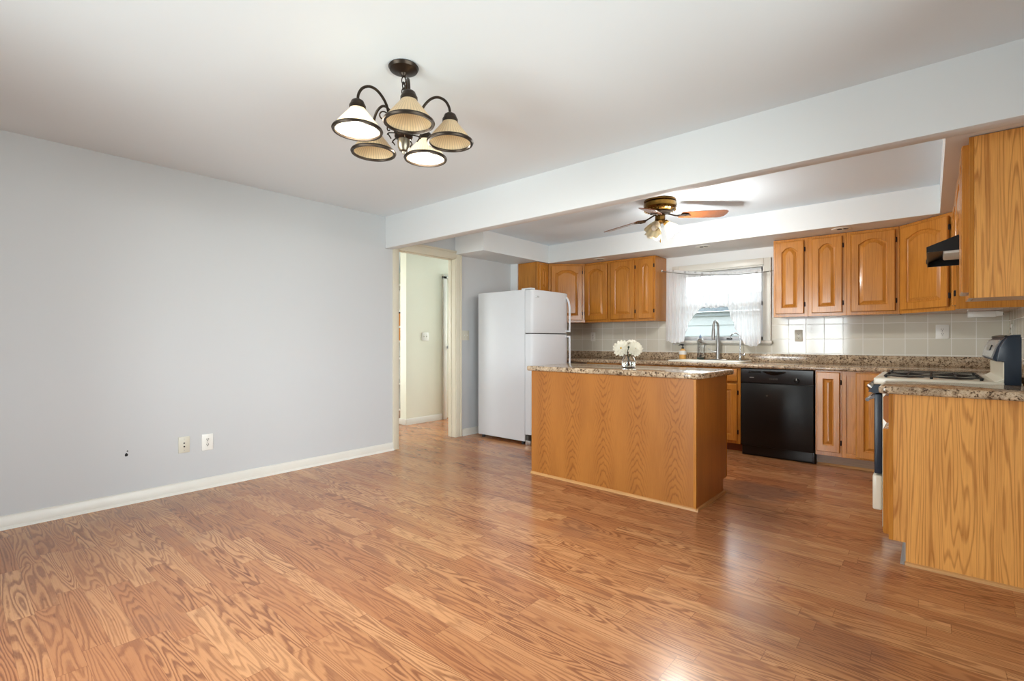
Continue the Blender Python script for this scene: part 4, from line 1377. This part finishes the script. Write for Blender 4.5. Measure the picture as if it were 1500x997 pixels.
obj('column', B().lathe([(0, 2.262 + zc), (0.010, 2.258 + zc), (0.014, 2.245 + zc), (0.012, 2.225 + zc), (0.020, 2.21 + zc), (0.024, 2.185 + zc), (0.020, 2.16 + zc), (0.028, 2.15 + zc), (0.040, 2.138 + zc),
                        (0.042, 2.125 + zc), (0.042, 2.10 + zc), (0.036, 2.092 + zc), (0.028, 2.088 + zc)], 32), M['bronze'], ch)
obj('finial', B().lathe([(0.028, 2.090 + zc), (0.029, 2.075 + zc), (0.027, 2.050 + zc), (0.020, 2.036 + zc), (0.008, 2.032 + zc), (0.006, 2.022 + zc), (0, 2.020 + zc)], 32), M['pewter'], ch)
LIT = (0, 3)
sgl = {}
for k in range(5):
    a = math.radians(-103 + 72 * k)
    ca, sa = math.cos(a), math.sin(a)

    def P(r, z):
        return (r * ca, r * sa, z + zc)
    am = B().tube([P(0.036, 2.118), P(0.056, 2.135), P(0.070, 2.18), P(0.088, 2.235), P(0.122, 2.275), P(0.158, 2.287), P(0.192, 2.272), P(0.212, 2.240), P(0.217, 2.205)], 0.0062, 10)
    arm = obj('arm', am, M['bronze'], ch)
    sc = [P(0.066, 2.17)]
    for i in range(15):
        t = i / 14.0
        ang = -0.5 + t * 5.4
        rad = 0.034 * (1 - 0.72 * t)
        sc.append(P(0.098 - rad * math.cos(ang), 2.168 + rad * math.sin(ang)))
    obj('scroll', B().tube(sc, 0.0032, 8, smooth=False), M['bronze'], arm)
    lower = [P(0.040, 2.11)] + [P(0.058 + 0.022 * math.sin(t * PI), 2.11 - 0.03 * t + 0.006 * math.cos(t * 9)) for t in (0.2, 0.45, 0.7, 0.95)]
    obj('scroll', B().tube(lower, 0.0030, 8), M['bronze'], arm)
    px, py = 0.217 * ca, 0.217 * sa
    cap = B().lathe([(0, 2.214 + zc), (0.014, 2.213 + zc), (0.026, 2.205 + zc), (0.030, 2.196 + zc), (0.032, 2.190 + zc), (0.036, 2.184 + zc), (0.036, 2.170 + zc), (0.0325, 2.169 + zc), (0.0325, 2.182 + zc), (0, 2.184 + zc)], 28, c=(px, py, 0))
    obj('socket_cap', cap, M['bronze'], arm)
    so = bpy.data.objects.new('shade', None)
    bpy.data.objects.remove(so)
    # glass shade modelled about its own axis so that the ribs follow it
    sb_ = B().lathe([(0.031, 2.180), (0.036, 2.166), (0.052, 2.146), (0.072, 2.122), (0.091, 2.098), (0.101, 2.082), (0.1045, 2.078), (0.1015, 2.0775), (0.098, 2.083), (0.088, 2.099), (0.069, 2.1215), (0.049, 2.145), (0.0335, 2.164), (0.029, 2.179)], 48, c=(0, 0, zc))
    sh = obj('shade', sb_, M['shadelit'] if k in LIT else M['shade'], ch)
    sh.location = (px, py, 0)
    if k in LIT:
        sh['label'] = 'lit glass shade'
    obj('rim_band', B().lathe([(0.0990, 2.086), (0.1065, 2.083), (0.1095, 2.077), (0.1060, 2.070), (0.0960, 2.070), (0.0930, 2.076), (0.0960, 2.080)], 48, c=(0, 0, zc)), M['bronze'], sh)
    if k in LIT:
        bl = B().lathe([(0, 2.180), (0.013, 2.178), (0.014, 2.155), (0.024, 2.135), (0.0285, 2.115), (0.024, 2.100), (0.012, 2.093), (0, 2.091)], 24, c=(0, 0, zc))
        obj('bulb', bl, M['bulb'], sh)
        ld = bpy.data.lights.new('chandelier_bulb_light', 'POINT')
        ld.energy = 5.0
        ld.shadow_soft_size = 0.02
        ld.color = (1.0, 0.92, 0.78)
        lo = bpy.data.objects.new('chandelier_bulb_light', ld)
        COL.objects.link(lo)
        lo.location = (CX + px, CY + py, 2.065)

# ------------------------------------------------------------------ ceiling fan
FX, FY = 2.46, 4.16
fn = thing('ceiling_fan', 'brass ceiling fan with wood blades and tulip glass lights', 'ceiling fan', (FX, FY, CK))
obj('motor_housing', B().lathe([(0, 0), (0.135, 0.0), (0.140, -0.006), (0.138, -0.016), (0.128, -0.022), (0.140, -0.030), (0.143, -0.040), (0.141, -0.066), (0.134, -0.074), (0.120, -0.094), (0.100, -0.104), (0, -0.104)], 48), M['brass'], fn)
vb = B()
for k in range(24):
    a = 2 * PI * k / 24
    m = Matrix.Rotation(a, 4, 'Z') @ Matrix.Translation((0.1285, 0, -0.085)) @ Matrix.Rotation(-0.62, 4, 'Y')
    q = B()
    q.box(-0.003, 0.003, -0.008, 0.008, -0.012, 0.012)
    bmesh.ops.transform(q.bm, matrix=m, verts=q.bm.verts[:])
    tmp = bpy.data.meshes.new('tmp')
    q.bm.to_mesh(tmp)
    q.bm.free()
    vb.bm.from_mesh(tmp)
    bpy.data.meshes.remove(tmp)
obj('vent_ring', vb, M['brasslite'], fn)
obj('flywheel', B().lathe([(0, -0.103), (0.085, -0.103), (0.088, -0.112), (0.070, -0.122), (0.040, -0.126), (0, -0.126)], 36), M['bronze'], fn)
BLADES = ((47, -0.005, 0.030), (168, -0.005, -0.030), (284, -0.005, -0.075))
for deg, z0, dz in BLADES:
    a = math.radians(deg)
    slope = math.atan2(dz, 0.52)
    R = Matrix.Rotation(a, 4, 'Z') @ Matrix.Translation((0, 0, -0.125)) @ Matrix.Rotation(-slope, 4, 'Y')
    Rb = R @ Matrix.Translation((0.38, 0, -0.010)) @ Matrix.Rotation(math.radians(-13), 4, 'X') @ Matrix.Translation((-0.38, 0, 0))
    br = B()
    br.tube([(0.05, 0, 0.008), (0.10, 0, -0.004), (0.15, 0.0, -0.016), (0.185, 0, -0.012)], 0.007, 8)
    br.prism([(0.165, -0.02), (0.20, -0.050), (0.245, -0.045), (0.26, -0.02), (0.29, 0.0), (0.26, 0.02), (0.245, 0.045), (0.20, 0.050), (0.165, 0.02), (0.18, 0)], -0.019, -0.0145, 'z')
    for yy in (-0.03, 0.0, 0.03):
        br.ball((0.235, yy, -0.021), 0.006, 1, 1, 0.6, 8)
    bmesh.ops.transform(br.bm, matrix=R, verts=br.bm.verts[:])
    bk = obj('blade_bracket', br, M['bronze'], fn)
    bl = B()
    pts = [(0.19, -0.050), (0.24, -0.056), (0.40, -0.064), (0.56, -0.070), (0.60, -0.066), (0.625, -0.045), (0.632, 0.0), (0.625, 0.045), (0.60, 0.066), (0.56, 0.070), (0.40, 0.064), (0.24, 0.056), (0.19, 0.050)]
    bl.prism(pts, -0.003, 0.003, 'z', 0.001, 1)
    bmesh.ops.transform(bl.bm, matrix=Rb, verts=bl.bm.verts[:])
    obj('blade', bl, M['walnutblade'], fn)
obj('light_fitter', B().lathe([(0, -0.124), (0.040, -0.124), (0.044, -0.130), (0.044, -0.178), (0.050, -0.184), (0.048, -0.196), (0.030, -0.206), (0, -0.210)], 32), M['brass'], fn)
for k, deg in enumerate((-96, 24, 144)):
    a = math.radians(deg)
    tilt = math.radians(38)
    m = Matrix.Rotation(a, 4, 'Z') @ Matrix.Translation((0.045, 0, -0.196)) @ Matrix.Rotation(PI - tilt, 4, 'Y')
    hb = B().lathe([(0, -0.012), (0.020, -0.010), (0.026, 0.004), (0.027, 0.022), (0.022, 0.024), (0, 0.024)], 20)
    bmesh.ops.transform(hb.bm, matrix=m, verts=hb.bm.verts[:])
    so = obj('shade_holder', hb, M['brasslite'], fn)
    n = 36
    bm = bmesh.new()
    rings = []
    prof = [(0.023, 0.016), (0.030, 0.028), (0.045, 0.055), (0.058, 0.085), (0.066, 0.110), (0.074, 0.126), (0.071, 0.126), (0.063, 0.110), (0.055, 0.085), (0.042, 0.055), (0.027, 0.029), (0.020, 0.017)]
    for r, z in prof:
        ring = []
        for i in range(n):
            b2 = 2 * PI * i / n
            wob = 1 + (0.05 if z > 0.1 else 0.02) * math.cos(6 * b2)
            ring.append(bm.verts.new((r * wob * math.cos(b2), r * wob * math.sin(b2), z + (0.006 * math.cos(6 * b2) if z > 0.12 else 0))))
        rings.append(ring)
    for A2, B2 in zip(rings[:-1], rings[1:]):
        for i in range(n):
            bm.faces.new((A2[i], A2[(i + 1) % n], B2[(i + 1) % n], B2[i]))
    bmesh.ops.recalc_face_normals(bm, faces=bm.faces[:])
    b = B()
    b.bm.free()
    b.bm = bm
    lit = (k == 1)
    ts = obj('tulip_shade', b, M['tuliplit'] if lit else M['tulip'], fn)
    ts.matrix_local = m
    bb = B().lathe([(0, 0.024), (0.012, 0.026), (0.013, 0.05), (0.024, 0.07), (0.026, 0.085), (0.016, 0.104), (0, 0.108)], 20)
    obj('bulb', bb, M['bulb'] if lit else M['bulboff'], ts)
    if lit:
        ts['label'] = 'lit tulip glass shade'
        p = Matrix.Translation((FX, FY, CK)) @ m @ Vector((0, 0, 0.15))
        ld = bpy.data.lights.new('fan_bulb_light', 'POINT')
        ld.energy = 38.0
        ld.shadow_soft_size = 0.09
        ld.color = (1.0, 0.97, 0.92)
        lo = bpy.data.objects.new('fan_bulb_light', ld)
        COL.objects.link(lo)
        lo.location = p
obj('pull_chain', B().tube([(0.012, -0.02, -0.20), (0.014, -0.024, -0.30), (0.014, -0.024, -0.365)], 0.0018, 6).ball((0.014, -0.024, -0.372), 0.007, 1, 1, 1.5, 10), M['brasslite'], fn)

# ------------------------------------------------------------------ curtain and rod
CYY = 5.72
rod = thing('curtain_rod', 'thin sagging white curtain rod across the kitchen window', 'curtain rod', (1.80, CYY, 2.0))


def rodz(x):
    s = (x - 1.80) / (3.072 - 1.80)
    return 2.002 - 0.105 * s - 0.20 * s * (1 - s) * 0.95


obj('wire', B().tube([(x, CYY - 0.016, rodz(x) - 0.008) for x in (1.801, 1.95, 2.1, 2.25, 2.42, 2.6, 2.75, 2.9, 3.070)], 0.0042, 8), M['steel'], rod, world=True)
obj('bracket', B().cyl((1.8005, CYY - 0.012, 1.998), (1.810, CYY - 0.012, 1.998), 0.014, 14), M['plate'], rod, world=True)
obj('bracket', B().cyl((3.0705, CYY - 0.012, rodz(3.07) - 0.006), (3.060, CYY - 0.012, rodz(3.06) - 0.006), 0.014, 14), M['plate'], rod, world=True)

cu = tag(bpy.data.objects.new('lace_curtain', None), 'sheer white lace cafe curtain parted over the sink window', 'curtain')
COL.objects.link(cu)
cu.location = (2.39, CYY, 1.9)


def interp(tab, x):
    if x <= tab[0][0]:
        return tab[0][1]
    for (xa, za), (xb, zb_) in zip(tab[:-1], tab[1:]):
        if x <= xb:
            t = (x - xa) / (xb - xa)
            return za + (zb_ - za) * t
    return tab[-1][1]


BOT = {'left_panel': [(1.865, 1.150), (1.95, 1.118), (2.06, 1.128), (2.092, 1.165), (2.105, 1.245), (2.130, 1.335), (2.165, 1.395), (2.205, 1.445), (2.245, 1.490), (2.28, 1.522)],
       'swag': [(2.26, 1.530), (2.30, 1.535), (2.42, 1.520), (2.54, 1.532), (2.585, 1.530)],
       'right_panel': [(2.57, 1.528), (2.600, 1.440), (2.630, 1.345), (2.662, 1.272), (2.705, 1.205), (2.735, 1.125), (2.79, 1.090), (2.85, 1.086), (2.900, 1.112), (2.915, 1.13)]}
for nm, x0, x1, ph, yo in (('left_panel', 1.865, 2.28, 0.0, -0.012), ('swag', 2.26, 2.585, 1.0, -0.020), ('right_panel', 2.57, 2.915, 2.2, -0.012)):
    bm = bmesh.new()
    lay = bm.verts.layers.float.new('hem')
    nx, nz = int((x1 - x0) / 0.006), 30
    grid = []
    for i in range(nx + 1):
        x = x0 + (x1 - x0) * i / nx
        zt_ = rodz(x) + 0.028
        zb_ = interp(BOT[nm], x) + 0.006 * math.sin(x * 120)
        colv = []
        for j in range(nz + 1):
            s = j / nz
            z = zt_ + (zb_ - zt_) * s
            amp = 0.006 + 0.010 * s
            y = CYY + yo + amp * math.sin(x * 2 * PI / 0.048 + ph + 0.8 * math.sin(s * 2.1 + x * 9)) - 0.012 * s
            if z > zt_ - 0.045:
                y = CYY - 0.007 + 0.003 * math.sin(x * 300)
            v = bm.verts.new((x, y, z))
            dist = min(z - zb_, (x - x0) if nm != 'left_panel' else 9, (x1 - x) if nm == 'left_panel' else 9) if nm != 'swag' else z - zb_
            v[lay] = max(0.0, 1 - (z - zb_) / 0.11) if dist >= 0 else 0
            if z > zt_ - 0.05:
                v[lay] = 0.8
            colv.append(v)
        grid.append(colv)
    for i in range(nx):
        for j in range(nz):
            bm.faces.new((grid[i][j], grid[i + 1][j], grid[i + 1][j + 1], grid[i][j + 1]))
    b = B()
    b.bm.free()
    b.bm = bm
    obj(nm, b, M['lace'], cu, world=True, smooth=80)

# ------------------------------------------------------------------ outlets, switches, small fittings
def wallplate(name, label, cat, loc, rotz, w=0.072, h=0.116, mat='plate', kind='outlet', n=1):
    """local: plate in the x-z plane facing -y"""
    o = thing(name, label, cat, loc, rotz)
    obj('cover_plate', B().box(-w / 2, w / 2, -0.007, 0.0, -h / 2, h / 2, 0.003), M[mat], o)
    if kind == 'outlet':
        for s in (-1, 1):
            z = s * 0.0205
            f = obj('receptacle', B().lathe([(0, -0.010), (0.0165, -0.010), (0.0175, -0.006), (0, -0.006)], 24, mat=Matrix.Translation((0, 0, z)) @ Matrix.Rotation(-PI / 2, 4, 'X') @ Matrix.Translation((0, 0, 0.0)) @ Matrix.Diagonal((1, 1, -1, 1))), M['ivory'], o)
            obj('slot', B().box(-0.0075, -0.0050, -0.0112, -0.009, z - 0.001, z + 0.008).box(0.0050, 0.0075, -0.0112, -0.009, z - 0.001, z + 0.008).cyl((0, -0.0112, z - 0.008), (0, -0.009, z - 0.008), 0.0032, 10), M['hole'], f)
        obj('screw', B().cyl((0, -0.0085, 0), (0, -0.006, 0), 0.003, 10), M['steel'], o)
    elif kind == 'switch':
        for k in range(n):
            x = (k - (n - 1) / 2.0) * 0.046
            obj('toggle_surround', B().box(x - 0.007, x + 0.007, -0.0082, -0.006, -0.014, 0.014, 0.001, 1), M['ivory'], o)
            obj('toggle', B().prism([(-0.007, -0.005), (-0.020, 0.004), (-0.020, 0.009), (-0.007, 0.006)], x - 0.004, x + 0.004, 'x'), M['plate'], o)
            for z in (-0.03, 0.03):
                obj('screw', B().cyl((x, -0.0085, z), (x, -0.006, z), 0.0028, 10), M['steel'], o)
    elif kind == 'jack':
        obj('jack', B().cyl((0, -0.009, 0.012), (0, -0.005, 0.012), 0.006, 14), M['slot'], o)
        obj('jack', B().cyl((0, -0.011, -0.014), (0, -0.005, -0.014), 0.0055, 14), M['hole'], o)
        for z in (-0.042, 0.042):
            obj('screw', B().cyl((0, -0.0085, z), (0, -0.006, z), 0.0028, 10), M['steel'], o)
    return o


wallplate('cable_jack_plate', 'beige cable jack plate low on the left wall', 'wall plate', (0.0, 1.184, 0.362), PI / 2, mat='ivory', kind='jack', w=0.074, h=0.122)
wallplate('electrical_outlet', 'white outlet low on left wall right of beige plate', 'outlet', (0.0, 1.341, 0.358), PI / 2, w=0.080, h=0.126)
wallplate('light_switch', 'double light switch between doorway and refrigerator', 'light switch', (0.0, 4.127, 1.212), PI / 2, w=0.118, h=0.118, mat='ivory', kind='switch', n=2)
wallplate('light_switch', 'double light switch on the cream hall wall', 'light switch', (-1.12, 4.42, 1.205), PI / 2, w=0.118, h=0.118, mat='plate', kind='switch', n=2)
TY = YB - 0.008
wallplate('electrical_outlet', 'outlet on back wall tiles left of the flowers', 'outlet', (0.75, TY, 1.203), 0, h=0.122)
wallplate('electrical_outlet', 'outlet on back wall tiles just right of the window', 'outlet', (3.240, TY, 1.200), 0, mat='ivory', h=0.122)
wallplate('electrical_outlet', 'white outlet on back wall tiles above the range', 'outlet', (4.372, TY, 1.228), 0, w=0.092, h=0.128)
wallplate('electrical_outlet', 'white outlet seen edge-on above the range console', 'outlet', (XR - 0.008, 5.62, 1.225), -PI / 2)

hl = thing('wall_hole', 'small ragged black cable hole in the left wall', 'hole', (0.0, 0.836, 0.346), PI / 2)
obj('opening', B().prism([(0.010 * math.cos(a) * r, 0.012 * math.sin(a) * r) for a, r in ((0, 1), (0.8, 0.9), (1.5, 1.25), (2.3, 1.0), (3.1, 0.95), (4.0, 1.1), (4.7, 0.9), (5.5, 1.0))], -0.0012, 0.0, 'y'), M['hole'], hl)
obj('screw_hole', B().cyl((0.006, -0.0012, 0.026), (0.006, 0, 0.026), 0.005, 10), M['slot'], hl)

for x, y, lb in ((2.414, 5.37, 'flat recessed soffit light above the sink window'), (3.673, 5.34, 'flat recessed soffit light above the right wall cabinets'), (1.135, 5.37, 'flat recessed soffit light above the left wall cabinets')):
    o = thing('recessed_light', lb, 'light', (x, y, SOF), 0, 'recessed soffit lights')
    obj('trim_ring', B().lathe([(0, 0.0), (0.075, 0.0), (0.078, -0.003), (0.070, -0.006), (0.045, -0.005), (0.043, -0.002), (0, -0.002)], 32), M['plate'], o)
    for s in (-1, 1):
        obj('lamp_slot', B().lathe([(0, -0.0022), (0.022, -0.0022), (0.020, -0.0062), (0, -0.0062)], 16, c=(s * 0.024 + 0.01, 0, 0)), M['slot'], o)

ul = thing('under_cabinet_light', 'slim white light under the right corner wall cabinet', 'light', (4.52, 5.46, UZ))
obj('housing', B().box(0.0, 0.165, -0.035, 0.045, -0.050, -0.001, 0.004), M['plate'], ul)
obj('end_cap', B().prism([(0.165, -0.045), (0.205, -0.040), (0.205, -0.010), (0.165, -0.001)], -0.03, 0.04, 'y', 0.002, 1), M['plate'], ul)
obj('rocker', B().box(0.2045, 0.210, -0.01, 0.02, -0.033, -0.018), M['slot'], ul)

# ------------------------------------------------------------------ the room glimpsed past the hall corner
bs = thing('shelf_unit', 'white shelf unit with wooden crates glimpsed past the hall wall', 'shelf', (-2.6, 5.05, 0))
w = B()
for z in (0.0, 0.42, 0.84, 1.12, 1.36, 1.62, 2.05):
    w.box(-0.7, 0.5, -0.18, 0.30, z, z + 0.03, 0.002, 1)
for x in (-0.7, 0.47):
    w.box(x, x + 0.03, -0.18, 0.30, 0, 2.08, 0.002, 1)
w.box(-0.7, 0.5, 0.28, 0.30, 0, 2.08)
obj('frame', w, M['trim'], bs)
for z, h, lb in ((1.15, 0.20, 'wooden crate on the lower hall shelf'), (1.39, 0.20, 'wooden crate on the upper hall shelf')):
    c = thing('wooden_crate', lb, 'crate', (-2.7, 5.0, z + 0.0005))
    w = B()
    w.box(-0.5, 0.5, -0.16, -0.145, 0, h).box(-0.5, 0.5, 0.2, 0.215, 0, h).box(-0.5, -0.485, -0.145, 0.2, 0, h).box(0.485, 0.5, -0.145, 0.2, 0, h)
    w.box(-0.485, 0.485, -0.145, 0.2, 0, 0.012)
    obj('crate_body', w, M['oakflat'], c)
